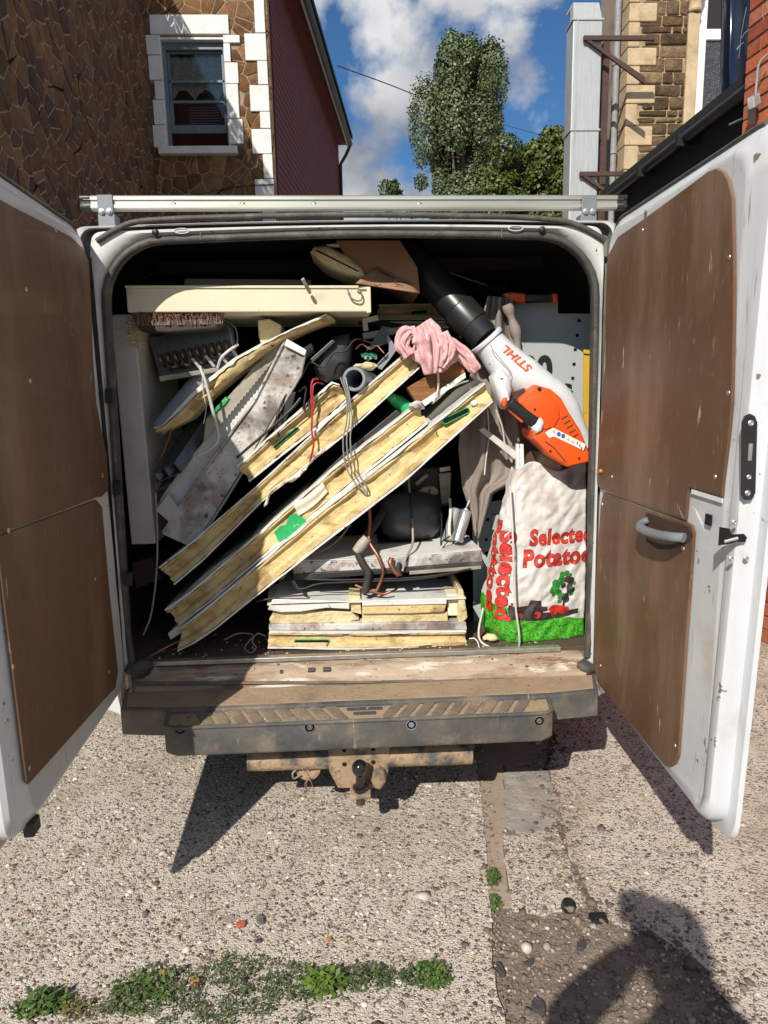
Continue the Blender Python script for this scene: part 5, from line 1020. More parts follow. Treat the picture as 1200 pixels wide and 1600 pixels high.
# serrated underside flap of the torn panel (hardboard with green stain)
e = []
for k in range(40): t = k/39; x = 338+(430-338)*t*1.0; y = 672-(672-560)*t; e.append((x+(1.3 if k % 2 else -.4), y+(.8 if k % 2 else -.8)))
poly = [(318, 690)]+e[:1]+e+[(424, 552), (395, 575), (352, 625), (322, 655)]
tag(build('serrated_strip', slab(poly, .215, .006), 'tan_metal', bevel=0), 'thin board with a serrated edge under the torn curved panel', 'board')
tag(build('green_smear', slab([(326, 652), (338, 636), (352, 620), (358, 622), (350, 633), (340, 640), (332, 652)], .208, .004), 'green_plastic'), 'dark green smear of film below the torn curved panel', 'film')
tag(build('yellow_scrap', slab([(402, 500), (420, 498), (440, 508), (436, 540), (410, 548), (404, 525)], .24, .12), 'foam_pale', bevel=.006), 'yellowish foam scrap standing behind the torn curved panel', 'foam')
# white sheet and grimy plank
tag(build('white_sheet', slab([(430, 530), (452, 532), (440, 560), (300, 770), (268, 815), (243, 798), (250, 780), (268, 752), (318, 690), (352, 640)], .235, .02), 'skin_white', bevel=.003), 'smooth white sheet behind the grimy plank', 'sheet')
pk = thing('grimy_plank', 'white plank covered in dark grime leaning on the left', 'plank', at(276, 857, .2))
build('board', slab([(446, 530), (478, 548), (474, 570), (466, 590), (302, 857), (252, 834), (262, 815), (392, 640)], .195, .02), 'grimy_white', pk, bevel=.003)
build('edge_bead', MB().tube(A([(254, 832), (300, 762), (350, 692), (398, 626), (446, 531)], .192), .0045, 8), 'grimy_white', pk, smooth=60); build('edge_bead', MB().tube(A([(304, 857), (350, 785), (400, 704), (470, 586), (478, 549)], .192), .0045, 8), 'tan_metal', pk, smooth=60)
build('folded_end', slab([(448, 529), (479, 547), (476, 556), (444, 540)], .180, .014), 'skin_white', pk, bevel=.002)
wire('white_rod', 'bent white rod hanging over the torn curved panel', [(312, 572, .150), (322, 600, .145), (334, 648, .16), (341, 682, .185), (337, 694, .187), (322, 706, .188), (304, 714, .189)], .0055, 'wire_white', cat='rod')
wire('thin_wire', 'thin curly white wire beside the bent white rod', [(318, 575, .16), (316, 600, .16), (320, 625, .16), (322, 640, .165), (318, 662, .17)], .0016, 'wire_white', sides=5)
wire('green_wire', 'pale green wire curling out of the cooling coil', [(340, 574, .24), (345, 560, .22), (356, 549, .22), (372, 538, .23)], .0045, 'wire_white')
for k, p in enumerate(([(350, 500, .3), (366, 510, .27), (371, 530, .26), (365, 550, .28)], [(352, 505, .3), (360, 520, .26), (364, 545, .27), (370, 565, .28)])): wire('thin_cable', ('thin grey cable arching right of the broom head', 'second grey cable hanging beside the cooling coil')[k], p, .0022, 'wire_grey', sides=6)
# aluminium extrusion
ex = thing('alu_profile', 'aluminium window profile with a hollow end, low on the left', 'profile', at(262, 770, .2))
mb = MB()
for (a_, b_) in (((240, 740), (272, 724)), ((272, 724), (284, 738)), ((250, 752), (284, 738)), ((240, 740), (250, 752)), ((256, 731), (266, 747)), ((244, 768), (268, 755)), ((268, 755), (276, 742)), ((244, 768), (240, 756))):
    p, q = at(*a_, .19), at(*b_, .19); d = q-p; nn = np.array([-d[2], 0, d[0]]); nn /= np.linalg.norm(nn); mb.prism([p-nn*.0016, q-nn*.0016, q+nn*.0016, p+nn*.0016], np.array(at(320, 660, .34))-np.array(at(262, 745, .19)))
build('extrusion', mb, 'fin_metal', ex)
tag(build('grey_flap', slab([(243, 797), (262, 772), (282, 800), (263, 815)], .185, .03), 'board_grey', bevel=.002), 'small grey flap at the foot of the white sheet', 'scrap')
wire('loose_cable', 'grey cable hanging down beside the pale upright', [(243, 770, .2), (246, 840, .17), (244, 900, .15), (236, 960, .12), (224, 992, .11)], .0035, 'wire_grey')
wire('brown_wire', 'thin brown wire behind the torn curved panel', [(268, 672, .25), (256, 705, .24), (245, 730, .23)], .002, 'copper', sides=5)

# ---- middle: dark plastics, pipe end, cloth, wood
tag(build('dark_casing', puff(MB(), [(490, 575), (498, 545), (520, 525), (545, 520), (552, 535), (548, 565), (535, 590), (510, 598), (494, 592)], .26, .2, .03), 'dark_plastic', smooth=40), 'dark rounded plastic casing left of the grey pipe end', 'casing')
tag(build('black_bracket', slab([(484, 562), (520, 530), (524, 534), (488, 567)], .24, .05), 'lid_plastic', bevel=.002), 'thin black strip over the dark plastic casing', 'strip')
tag(build('bent_sheet', MB().prism(A([(572, 548), (597, 510), (621, 545), (606, 566), (592, 577), (588, 570), (612, 545), (606, 536)], .26), (0, .05, 0)), 'lid_plastic', bevel=.002), 'dark bent metal sheet above the torn long panel', 'sheet')
tag(build('cut_sheet', slab([(590, 574), (607, 560), (608, 536), (612, 532), (621, 545), (608, 563), (596, 578)], .245, .01), 'pipe_grey', bevel=.001), 'grey edge of a cut sheet beside the bent metal sheet', 'sheet')  # paler grey strip along the edge of the bent sheet
pcb = thing('circuit_board', 'small green circuit board among the dark plastics', 'circuit board', at(580, 562, .28)); build('board', slab([(564, 556), (580, 552), (590, 558), (574, 564)], .27, .008, vec=(0, .03, .012)), 'pcb', pcb)
for k in range(6): c = at(567+k*4, 556+(k % 2)*3, .266); build('component', MB().obox(c, (.004, 0, 0), (0, .004, 0), (0, 0, .005)), 'steel' if k % 2 else 'pcb', pcb)
tag(build('foam_crumb', MB().ico(at(572, 572, .215), 1, 2, (.036, .02, .013), .6, 4), 'foam_pale', smooth=60), 'crumbled cream foam piece above the grey pipe end', 'foam')
c = at(553, 592, .125); ax = np.array([.25, 1, -.05]); tag(build('open_pipe', MB().lathe(c, ax, [(0, .030), (.0, .038), (.004, .040), (.03, .040), (.035, .037), (.25, .037), (.25, .029), (.02, .029), (.0, .0302)], 28, cap=False), 'pipe_grey', smooth=40), 'round open end of a grey plastic pipe resting on the panels', 'pipe')
# pink cloth: gathered folds along three short paths
cl = MB()
def gather(pts, Y, r, nf, seed, tw=1.5, deep=.34):
    P = smoothp(A(pts, Y), 30); m_ = len(P); rings = []; nn = 84
    for i, p in enumerate(P):
        t = P[min(i+1, m_-1)]-P[max(i-1, 0)]; t /= np.linalg.norm(t); a_ = np.cross(t, [0, 1, 0]); a_ /= np.linalg.norm(a_); b_ = np.cross(a_, t); f = i/(m_-1); R_ = r*(.35+.65*sin(pi*(.12+.80*f))**.6)*(1+.18*mnoise.noise(Vector((f*4, seed, 2)))); rg = []
        for k in range(nn):
            th = 2*pi*k/nn; ph_ = nf*th+tw*f*3+2.2*mnoise.noise(Vector((cos(th)*1.1, sin(th)*1.1+seed, f*2.0))); q = 1-deep*(1-abs(sin(ph_*.5)))**1.6*1.25+.30*mnoise.noise(Vector((cos(th)*2.0+seed, sin(th)*2.0, f*4)))+.10*mnoise.noise(Vector((cos(th)*4+seed, sin(th)*4, f*9)))+.03*mnoise.noise(Vector((cos(th)*7+seed, sin(th)*7, f*16)))
            rg.append(p+R_*q*(cos(th)*a_+sin(th)*b_*.8))
        rings.append(rg)
    cl.loft(rings, True, True, True)
gather([(640, 556), (630, 540), (634, 522), (650, 516)], .105, .026, 7, 1.3, 1.5, .42)
gather([(656, 508), (668, 528), (674, 556), (678, 584)], .105, .053, 11, 4.1, 2.2, .46)
gather([(690, 520), (697, 540), (694, 560), (688, 574)], .09, .030, 7, 7.9, 1.0, .4)
gather([(686, 536), (704, 540), (722, 552), (736, 568), (745, 580)], .115, .026, 8, 2.7, 3.0, .45)
tag(build('pink_cloth', cl, 'pink_cloth', smooth=180), 'crumpled pale pink cloth draped on the slab ends', 'cloth')
tag(build('white_block', slab([(697, 562), (712, 556), (718, 562), (702, 572)], .13, .06), 'pvc_white', bevel=.003), 'small white end piece under the pink cloth', 'end cap')
wd = thing('wood_offcut', 'orange brown stained timber offcut under the pink cloth', 'timber', at(660, 630, .14)); build('block', slab([(636, 606), (714, 560), (727, 570), (726, 585), (660, 632), (650, 628)], .14, .12), 'stained_wood', wd, bevel=.004); build('edge_strip', slab([(658, 628), (727, 582), (728, 590), (664, 635)], .134, .05), 'skin_white', wd, bevel=.001)
wire('white_tie', 'thin white tie hanging from the pink cloth over the timber', [(684, 578, .085), (685, 600, .12), (683, 614, .12), (677, 628, .12)], .0035, 'wire_white')
tag(build('grey_sheet', slab([(664, 655), (712, 608), (745, 592), (758, 600), (700, 654), (668, 676)], .20, .25), 'board_grey', bevel=.002), 'grey sheet lying on top of the lowest long panel', 'sheet')
tag(build('end_lump', MB().ico(at(650, 634, .108), 1, 2, (.024, .02, .014), .6, 9), 'grimy_white', smooth=60), 'grimy lump on the upper end of the second lowest panel', 'sealant')
tag(build('green_bottle', MB().tube(A([(606, 618), (622, 628), (640, 640), (650, 655)], .22), [.012, .024, .026, .02], 12), 'green_plastic', smooth=60), 'dull green plastic bottle between the panels', 'bottle')
# loose wires over the panels
wire('red_wire', 'red wire hanging down over the short upper foam panel', [(497, 592, .14), (489, 594, .13), (486, 610, .125), (488, 640, .12), (487, 672, .115), (490, 695, .11), (484, 722, .12)], .0034, 'wire_red')
wire('red_wire', 'short second red wire beside the long red wire', [(505, 600, .145), (496, 598, .13), (489, 606, .124), (490, 640, .118)], .0025, 'wire_red', sides=6)
for k, off in enumerate((0, 4, 8)): wire('grey_wire', ('leftmost', 'middle', 'rightmost')[k]+' of three grey wires looping from the pipe end', [(532+off, 590, .135), (541+off*.6, 618, .115), (542+off, 655, .095), (536+off*1.4, 690, .085), (541+off*1.6, 730, .082), (556+off*1.8, 756, .072), (570+off*.6, 770, .07)], .0028, 'wire_grey', sides=6)
for k, p in enumerate(([(370, 715, .16), (420, 672, .15), (455, 640, .15), (470, 622, .16)], [(420, 690, .146), (470, 650, .143), (520, 606, .146)], [(448, 615, .2), (436, 640, .17), (432, 660, .155), (436, 682, .15)], [(466, 612, .2), (478, 606, .15), (474, 640, .14), (486, 622, .138)])): wire('black_wire', ('black wire along the top of the short upper foam panel', 'thin black line of cable on the short upper foam panel', 'black cable drooping at the left end of the short panel', 'short black looped wire beside the red wire')[k], p, (.005, .0022, .004, .003)[k], 'wire_black', sides=6)
tag(build('black_bar', slab([(428, 672), (442, 640), (452, 616), (462, 612), (456, 636), (440, 668), (430, 684)], .19, .02), 'dark_plastic', bevel=.002), 'narrow black bar behind the left end of the short panel', 'bar')

# ---- bottom stack on the floor
foam_panel('flat_foam_slab', 'bottom foam panel lying flat on the van floor with a green slot', [(421, 986), (560, 987), (728, 985)], [(418, 1013), (570, 1015), (730, 1012)], .10, .5, .13, slots=((460, 1003, 515, 1003, .008),), rag=.002)
st_ = thing('broken_slab', 'broken white panel with notched foam lying on the bottom panel', 'foam panel', at(570, 984, .12))
build('lower_skin', slab([(420, 976), (728, 972), (730, 984), (420, 985)], .105, .45), 'grimy_white', st_, bevel=.003)
build('green_core', slab([(430, 955), (548, 955), (562, 968), (545, 972), (424, 977), (420, 968)], .125, .4), 'foam_pale', st_, bevel=.004); build('green_core', slab([(566, 955), (700, 957), (700, 972), (566, 974)], .122, .4), 'foam_pale', st_, bevel=.004)
foam_panel_top = slab([(426, 936), (546, 940), (546, 952), (510, 950), (470, 956), (438, 957), (418, 953)], .105, .4); build('top_skin', foam_panel_top, 'skin_white', st_, bevel=.003)
build('top_skin', slab([(566, 940), (698, 936), (698, 944), (566, 947)], .105, .4), 'skin_white', st_, bevel=.002); build('foam_edge', slab([(566, 947.5), (698, 944.5), (694, 957), (640, 959), (566, 960)], .11, .35), 'foam', st_, bevel=.004)
build('notch_block', slab([(545, 930), (563, 932), (565, 960), (548, 956)], .12, .1), 'foam_pale', st_, bevel=.002); build('notch_block', slab([(699, 928), (716, 930), (716, 962), (700, 962)], .13, .1), 'sealant', st_, bevel=.002)
build('end_block', slab([(716, 918), (724, 922), (731, 965), (722, 974), (716, 972)], .11, .3), 'foam_pale', st_, bevel=.004)
# top sheet seen from above
q = [at(418, 952, .105), at(546, 940, .105), at(700, 936, .105), at(728, 935, .105), at(712, 905, .34), at(560, 905, .34), at(420, 912, .34)]
tz = max(p[2] for p in q[:4])+.001; build('deck', MB().prism([(p[0], p[1], tz+.004*(i > 3)) for i, p in enumerate(q)], (0, 0, -.006)), 'skin_white', st_, bevel=.001)
# machine tray above with compressor gear
mt = thing('machine_base', 'white slab shaped fridge base carrying the compressor', 'appliance', at(600, 905, .16))
bq = [(456, 880), (520, 876), (640, 872), (752, 862), (756, 884), (640, 893), (520, 902), (458, 906)]
build('foam_edge', slab([(456, 878), (600, 874), (752, 860), (754, 878), (600, 889), (458, 897)], .145, .42), 'grimy_white', mt, bevel=.004)
build('dark_rail', slab([(458, 897.5), (600, 889.5), (755, 878.5), (756, 886), (600, 897), (460, 907)], .14, .40), 'dark_plastic', mt, bevel=.002)
build('steel_lip', slab([(640, 893), (752, 884.5), (752, 889), (640, 898)], .132, .02), 'tan_metal', mt, bevel=.001)
q = [at(456, 878, .145), at(600, 874, .145), at(752, 860, .145)]; rz = q[2][2]+.002
build('top_plate', MB().prism([(q[0][0], .147, q[0][2]+.004), (q[1][0], .147, q[1][2]+.004), (q[2][0], .147, q[2][2]+.004), (q[2][0]-.02, .50, q[2][2]+.006), (q[0][0], .50, q[0][2]+.006)], (0, 0, -.003)), 'skin_white', mt)
cz = q[1][2]+.006
cp = thing('compressor', 'black rounded compressor standing on the white base', 'compressor', (at(650, 850, .33)[0], .36, cz))
cx_ = at(648, 820, .35)[0]
build('shell', MB().lathe((cx_-.13, .40, cz+.095), (1, 0, 0), [(0, .02), (.012, .06), (.03, .085), (.07, .095), (.16, .095), (.20, .085), (.225, .06), (.235, .02)], 28), 'lid_plastic', cp, smooth=60)
build('weld_seam', MB().lathe((cx_-.02, .40, cz+.095), (1, 0, 0), [(0, .096), (.002, .099), (.006, .099), (.008, .096)], 28), 'dark_plastic', cp, smooth=60)
build('foot', MB().box((cx_-.14, .33, cz+.002), (cx_+.12, .5, cz+.012)), 'dark_plastic', cp, bevel=.002)
mx_ = thing('control_box', 'dark control box with a pale bracket behind the compressor', 'box', at(690, 780, .5))
build('case', slab([(628, 735), (704, 728), (706, 790), (632, 800)], .48, .12), 'dark_plastic', mx_, bevel=.006); build('bracket', slab([(686, 740), (705, 738), (703, 785), (690, 788)], .44, .01), 'tan_metal', mx_, bevel=.002)
build('connector', slab([(687, 731), (704, 728), (704, 735), (688, 738)], .45, .02), 'steel', mx_, bevel=.001)
build('plug', MB().tube(A([(650, 757), (660, 748), (668, 742)], .44), .008, 10), 'tan_metal', mx_, smooth=50)
tag(build('foam_wad', MB().ico(at(670, 767, .46), 1, 2, (.038, .02, .022), .4, 12), 'foam_pale', smooth=60), 'dim cream foam wad in front of the control box', 'foam')
cap = thing('capacitor', 'silver cylindrical capacitor standing on the white base', 'capacitor', at(715, 850, .25)); ca0 = at(714, 846, .22); ca1 = at(728, 797, .25); d = ca1-ca0; Lc = np.linalg.norm(d)
build('can', MB().lathe(ca0, d, [(0, .019), (.003, .022), (Lc-.006, .022), (Lc-.002, .0195), (Lc-.002, .012), (Lc+.004, .011)], 22), 'chrome', cap, smooth=40); build('lead', MB().tube(smoothp([ca1, ca1+[.004, -.01, .02], ca1+[.012, -.005, .035]], 8), .003, 6), 'wire_white', cap)
can2 = thing('dark_can', 'dark glossy can behind the silver capacitor', 'can', at(706, 840, .3)); a_ = at(700, 845, .30); build('body', MB().lathe(a_, at(716, 790, .33)-a_, [(0, .020), (.003, .024), (.12, .024), (.124, .02)], 20), 'pipe_grey', can2, smooth=40)
for k, (p, r, m_, lab) in enumerate((([(577, 790, .22), (578, 815, .2), (577, 845, .16), (590, 868, .13), (598, 890, .12), (596, 905, .12), (588, 924, .115)], .006, 'copper', 'copper pipe bending down in front of the white base'),
        ([(638, 745, .4), (642, 790, .36), (645, 830, .25), (644, 852, .18), (634, 872, .13), (629, 892, .125)], .0042, 'tan_metal', 'thin tan pipe dropping behind the copper pipe'),
        ([(597, 770, .4), (610, 785, .38), (640, 787, .36), (664, 780, .36), (672, 765, .38)], .004, 'dark_plastic', 'dark cable looped in front of the control box'),
        ([(688, 786, .34), (690, 815, .26), (689, 850, .2), (692, 845, .2), (703, 838, .22)], .0028, 'wire_black', 'thin black wire standing left of the capacitor'),
        ([(703, 780, .36), (704, 800, .30), (702, 828, .24), (705, 844, .24)], .0055, 'sealant', 'cream pipe standing beside the capacitor'),
        ([(612, 872, .135), (610, 880, .125), (616, 892, .12), (623, 899, .118)], .009, 'copper', 'short copper stub with a black sleeve on the white base'),
        ([(624, 880, .14), (622, 890, .125), (625, 900, .12)], .0085, 'hose', 'short black rubber stub right of the copper stub'),
        ([(556, 858, .16), (566, 880, .13), (575, 895, .11), (572, 915, .105), (570, 926, .105)], .013, 'hose', 'fat black hose hanging over the front of the white base'),
        ([(480, 905, .13), (540, 906, .125), (640, 903, .125), (700, 896, .125), (750, 885, .14)], .0038, 'wire_black', 'black cable sagging along the rail of the white base'),
        ([(458, 906, .125), (470, 920, .11), (500, 912, .11), (560, 909, .118), (660, 904, .12), (752, 886, .14)], .0034, 'wire_black', 'second black cable sagging below the first'),
        ([(400, 940, .11), (440, 932, .105), (475, 929, .10), (462, 918, .105), (456, 908, .11)], .0034, 'wire_black', 'black cable lying on the notched white panel'),
        ([(555, 914, .12), (575, 922, .112), (598, 928, .108), (610, 924, .11)], .005, 'copper', 'short rusty wire end on the notched white panel'),
        ([(598, 800, .33), (586, 820, .24), (570, 840, .2), (556, 858, .17)], .014, 'hose', 'black hose in front of the compressor'))):
    wire(('copper_pipe', 'tan_pipe', 'dark_cable', 'black_wire', 'cream_pipe', 'copper_stub', 'rubber_stub', 'black_hose', 'black_cable', 'black_cable', 'black_cable', 'rusty_wire', 'black_hose')[k], lab, p, r, m_, cat='pipe' if k in (0, 1, 4, 5) else ('hose' if k in (6, 7, 12) else 'cable'))
tag(build('hose_collar', MB().tube(A([(557, 862), (566, 850), (574, 840)], .155), [.017, .020, .018], 12), 'tan_metal', smooth=50), 'tan collar on the black hose by the compressor', 'collar')
wire('white_string', 'looped white string lying on the dark floor', [(350, 1000, .11), (372, 990, .12), (395, 992, .13), (388, 1003, .11), (382, 1013, .09), (392, 1020, .085), (400, 1012, .09), (394, 1002, .10), (402, 990, .13), (415, 994, .13)], .0026, 'wire_grey', sides=6)

# ---- hanging taupe cloth
Lb = [(762, 462), (752, 500), (740, 560), (722, 640), (716, 700), (722, 762), (735, 800), (742, 836)]; Rb = [(800, 466), (808, 520), (812, 580), (818, 650), (822, 700), (818, 748), (770, 770), (748, 842)]
lb = resample(Lb, 40); rb = resample(Rb, 40); P = []
for j in range(40):
    row = []
    for i in range(36):
        u = i/35; p = lb[j]*(1-u)+rb[j]*u; dy = .045*abs(sin(u*6.5+j*.03+.5*mnoise.noise(Vector((u*2, j*.07, 5)))))+.02*abs(sin(u*12-j*.05))+.02*mnoise.noise(Vector((u*4, j*.13, 2)))+.006*mnoise.noise(Vector((u*18, j*.5, 7)))-.03; row.append(at(p[0], p[1], .245+dy))
    P.append(row)
o = build('taupe_cloth', MB().grid(P), 'taupe_cloth', smooth=180, fixn=False); o.modifiers.new('t', 'SOLIDIFY').thickness = .004; tag(o, 'taupe cloth hanging in folds behind the potato sack', 'cloth')
o = build('taupe_cuff', MB().tube(smoothp(A([(792, 476), (800, 500), (808, 530), (806, 560)], .22), 16), [.016+.004*sin(i) for i in range(17)], 10), 'taupe_cloth', smooth=180); tag(o, 'upper fold of taupe cloth beside the blower tube', 'cloth')
# white plastic strips
tag(build('white_strip', slab([(748, 672), (756, 668), (815, 712), (810, 722)], .18, .006), 'wire_white', bevel=.001), 'diagonal white plastic strip above the potato sack', 'strip')
mb = slab([(807, 694), (811, 694), (813, 752), (807, 752)], .16, .02); slab([(813, 694), (818, 694), (820, 752), (815, 752)], .16, .02, mb=mb); slab([(809, 700), (816, 700), (817, 752), (810, 752)], .168, .003, mb=mb)
tag(build('white_channel', mb, 'pvc_white', bevel=.001), 'upright white plastic channel sticking out of the sack', 'strip')
wire('white_string', 'thin white cord hanging in front of the taupe cloth', [(762, 640, .2), (764, 680, .22), (760, 712, .22), (757, 742, .22)], .0028, 'wire_white', sides=6)
wire('white_string', 'white cord beside the hose under the blower handle', [(775, 640, .2), (785, 668, .2), (790, 700, .2), (800, 722, .2)], .0035, 'wire_white', sides=6)
tag(build('brown_scrap', slab([(818, 726), (830, 702), (836, 712), (840, 735), (826, 750)], .17, .04), 'rust_steel', bevel=.002), 'rusty brown scrap sticking out of the sack', 'scrap')
tag(build('foam_chunk', puff(MB(), [(826, 752), (832, 726), (846, 708), (862, 712), (880, 722), (884, 745), (862, 760)], .17, .15, .022), 'foam_pale', smooth=50), 'pale yellow foam chunk in the top of the sack', 'foam')

# ---- red saw handle, yellow sign
sh = thing('red_handled_tool', 'tool with red grips hanging at the top right', 'tool', at(830, 470, .6)); build('grip', puff(MB(), [(786, 458), (800, 456), (822, 458), (822, 473), (806, 472), (790, 466)], .27, .03, .008), 'blower_orange', sh, smooth=50)
build('bar', slab([(822, 460), (866, 460), (866, 470), (822, 470)], .28, .02), 'dark_plastic', sh, bevel=.002); build('grip', puff(MB(), [(864, 458), (872, 458), (873, 472), (865, 473)], .27, .03, .006), 'blower_orange', sh, smooth=50)
ys = thing('yellow_sign', 'yellow strip with black print at the right edge of the opening', 'sign', at(915, 670, .45)); build('plate', slab([(912, 546), (930, 548), (932, 676), (912, 672)], .20, .006), 'yellow_sign', ys, bevel=.001)
build('border', slab([(912, 552), (930, 554), (930, 556), (912, 554)], .198, .002), 'print_black', ys)

# ================================================================== leaf blower
lb_ = thing('leaf_blower', 'white and orange leaf blower with a long black tube', 'leaf blower', at(830, 700, .2))
T0 = at(742, 512, .185); T1 = at(640, 398, .33)
t_dir = (T1-T0); build('tube', MB().tube([T0, T0+t_dir*.35, T0+t_dir*1.25], [.054, .056, .058], 28), 'blower_black', lb_, smooth=50)
e0, e1 = at(757, 528, .165), at(716, 484, .20); dd = e1-e0; Ld = np.linalg.norm(dd)
build('collar', MB().lathe(e0, dd, [(0, .050), (Ld*.3, .054), (Ld*.42, .056), (Ld*.44, .0595), (Ld*.95, .0615), (Ld, .060), (Ld+.004, .055)], 32), 'blower_black', lb_, smooth=35)
# white housing as a tapering body
ax_ = A([(759, 530), (772, 546), (790, 567), (816, 589), (844, 609), (866, 621), (884, 639), (900, 668), (917, 698)], .17); rad = [.054, .058, .067, .072, .066, .058, .049, .036, .024]
pp = smoothp(ax_, 42); rr = np.interp(np.linspace(0, 8, len(pp)), range(9), rad); hs = build('housing', MB().tube(pp, list(rr), 32, flat=.95), 'blower_white', lb_, smooth=60)
build('housing_rim', MB().lathe(pp[0], pp[0]-pp[1], [(-.012, .0565), (-.010, .0605), (.0, .0610), (.003, .058), (.003, .052)], 32), 'blower_white', lb_, smooth=40)
build('grip_boss', puff(MB(), [(772, 588), (784, 574), (800, 590), (803, 610), (798, 632), (792, 640), (784, 632), (778, 612)], .075, .09, .028), 'blower_white', lb_, smooth=60)
0 and build('rear_arch', MB().tube(smoothp(A([(838, 560), (870, 590), (894, 622), (908, 660), (916, 700)], .125), 24), [.004+.022*min(1, i/9) for i in range(25)], 14, flat=1.2), 'blower_white', lb_, smooth=60)
build('motor_cover', puff(MB(), [(806, 642), (812, 622), (838, 601), (862, 608), (878, 622), (890, 644), (908, 672), (921, 704), (921, 722), (888, 729), (862, 712), (832, 684), (830, 672), (848, 668), (848, 656), (824, 648)], .050, .13, .012), 'blower_orange', lb_, smooth=28)
build('cover_dome', puff(MB(), [(818, 640), (824, 624), (842, 614), (864, 620), (874, 634), (876, 652), (866, 668), (850, 672), (840, 658)], .0445, .06, .006), 'blower_orange', lb_, smooth=28)
build('lower_cover', puff(MB(), [(832, 684), (850, 674), (870, 680), (921, 708), (921, 722), (888, 730), (858, 712)], .040, .08, .008), 'blower_orange', lb_, smooth=28)
for k in range(5): build('vent_slot', MB().obox(at(882+k*4.2, 652+k*7.2, .0485), np.array([.010, 0, .006]), (0, .0008, 0), np.array([.0007, 0, -.0011])), 'rust_steel', lb_)
for p_ in ((836, 640), (868, 662), (905, 716), (860, 705)): build('case_screw', MB().lathe(at(*p_, .038 if p_[1] > 690 else (.0435 if p_[0] < 860 else .049)), (0, -1, 0), [(0, .0042), (.001, .0038), (.0004, .002)], 10), 'blower_black', lb_)
0 and build('body_seam', MB().tube([np.array([p_[0], p_[1]-r_*1.0, p_[2]])+np.array([.012, 0, .012]) for p_, r_ in list(zip(pp, rr))[3:34]], .0011, 5), 'pipe_grey', lb_)
build('cover_groove', MB().tube(A([(852, 690), (866, 700), (884, 722)], .0395), .0016, 5), 'rust_steel', lb_)
build('intake_grille', slab([(801, 626), (806, 612), (822, 606), (816, 622), (806, 640)], .075, .03), 'rust_steel', lb_, bevel=.004)
build('housing_line', MB().tube(smoothp(A([(766, 538), (772, 549), (787, 567), (799, 583), (792, 590)], .095), 16), .0012, 5), 'grey_plastic', lb_)
build('cover_screw', MB().lathe(at(843, 608, .049), (0, -1, 0), [(0, .007), (.002, .006)], 12), 'blower_black', lb_)
hP = smoothp(A([(797, 630), (812, 642), (828, 654), (843, 664)], .055), 14); build('handle_grip', MB().tube(hP, [.0185]*len(hP), 14, flat=1.1), 'blower_black', lb_, smooth=60)
build('handle_end', puff(MB(), [(832, 668), (838, 656), (846, 652), (852, 660), (848, 674), (838, 679)], .035, .06, .012), 'blower_white', lb_, smooth=60)
build('trigger', slab([(794, 641), (798, 638), (820, 656), (816, 661)], .05, .018), 'blower_orange', lb_, bevel=.002); build('lock_lever', puff(MB(), [(784, 632), (787, 622), (792, 620), (793, 630), (788, 638)], .068, .02, .004), 'blower_orange', lb_, smooth=60)
build('battery_arch', MB().tube(smoothp(A([(878, 722), (884, 710), (898, 706), (914, 714)], .05), 14), .009, 10), 'blower_white', lb_, smooth=60)
stq = [(852, 676), (864, 668), (915, 694), (912, 704), (866, 682), (858, 684)]; build('warning_sticker', slab(stq, .0385, .0012), 'sticker', lb_)
for k, (m_, px, py) in enumerate((('print_yellow', 866, 674), ('print_blue', 873, 678), ('print_blue', 880, 681), ('print_yellow', 888, 686), ('print_yellow', 895, 690))):
    c = at(px, py, .037); mb = MB().lathe(c, (0, -1, 0), [(0, .0065), (.001, .0065)], 3 if m_ == 'print_yellow' else 14); build('pictogram', mb, m_, lb_)
for p in ((902, 692), (906, 696), (909, 700)): c = at(*p, .037); build('pictogram', MB().obox(c, (.0015, 0, 0), (0, .0006, 0), (0, 0, .004)), 'print_black', lb_)
# maker's name, printed along the housing on its upper side
tv, tf = textmesh('STIHL', .036, .0012, .25, 1.05); wtxt = tv[:, 0].max(); org = np.array(at(833, 574, .1)); fin = np.array(at(792, 538, .1)); dx = fin-org; dx[1] = 0; Lt = np.linalg.norm(dx); dx /= Lt; upv = np.array([dx[2], 0, -dx[0]]); upv = upv if upv[2] < 0 else -upv
PP = np.array(pp)
def on_body(x, z):
    d = np.hypot(PP[:, 0]-x, PP[:, 2]-z); i = int(d.argmin()); a_ = PP[max(i-1, 0)]; b_ = PP[min(i+1, len(PP)-1)]; t = np.array([b_[0]-a_[0], b_[2]-a_[2]]); t /= np.linalg.norm(t); off = abs((x-PP[i, 0])*t[1]-(z-PP[i, 2])*t[0]); r = rr[i]; return PP[i, 1]-sqrt(max(r*r-off*off, (.25*r)**2))
vs = []
for v in tv:
    p = org+dx*(v[0]/wtxt*Lt)+upv*v[1]; vs.append((p[0], on_body(p[0], p[2])-.0025, p[2]))
build('lettering', MB().add(vs, tf), 'print_orange', lb_, fixn=False)

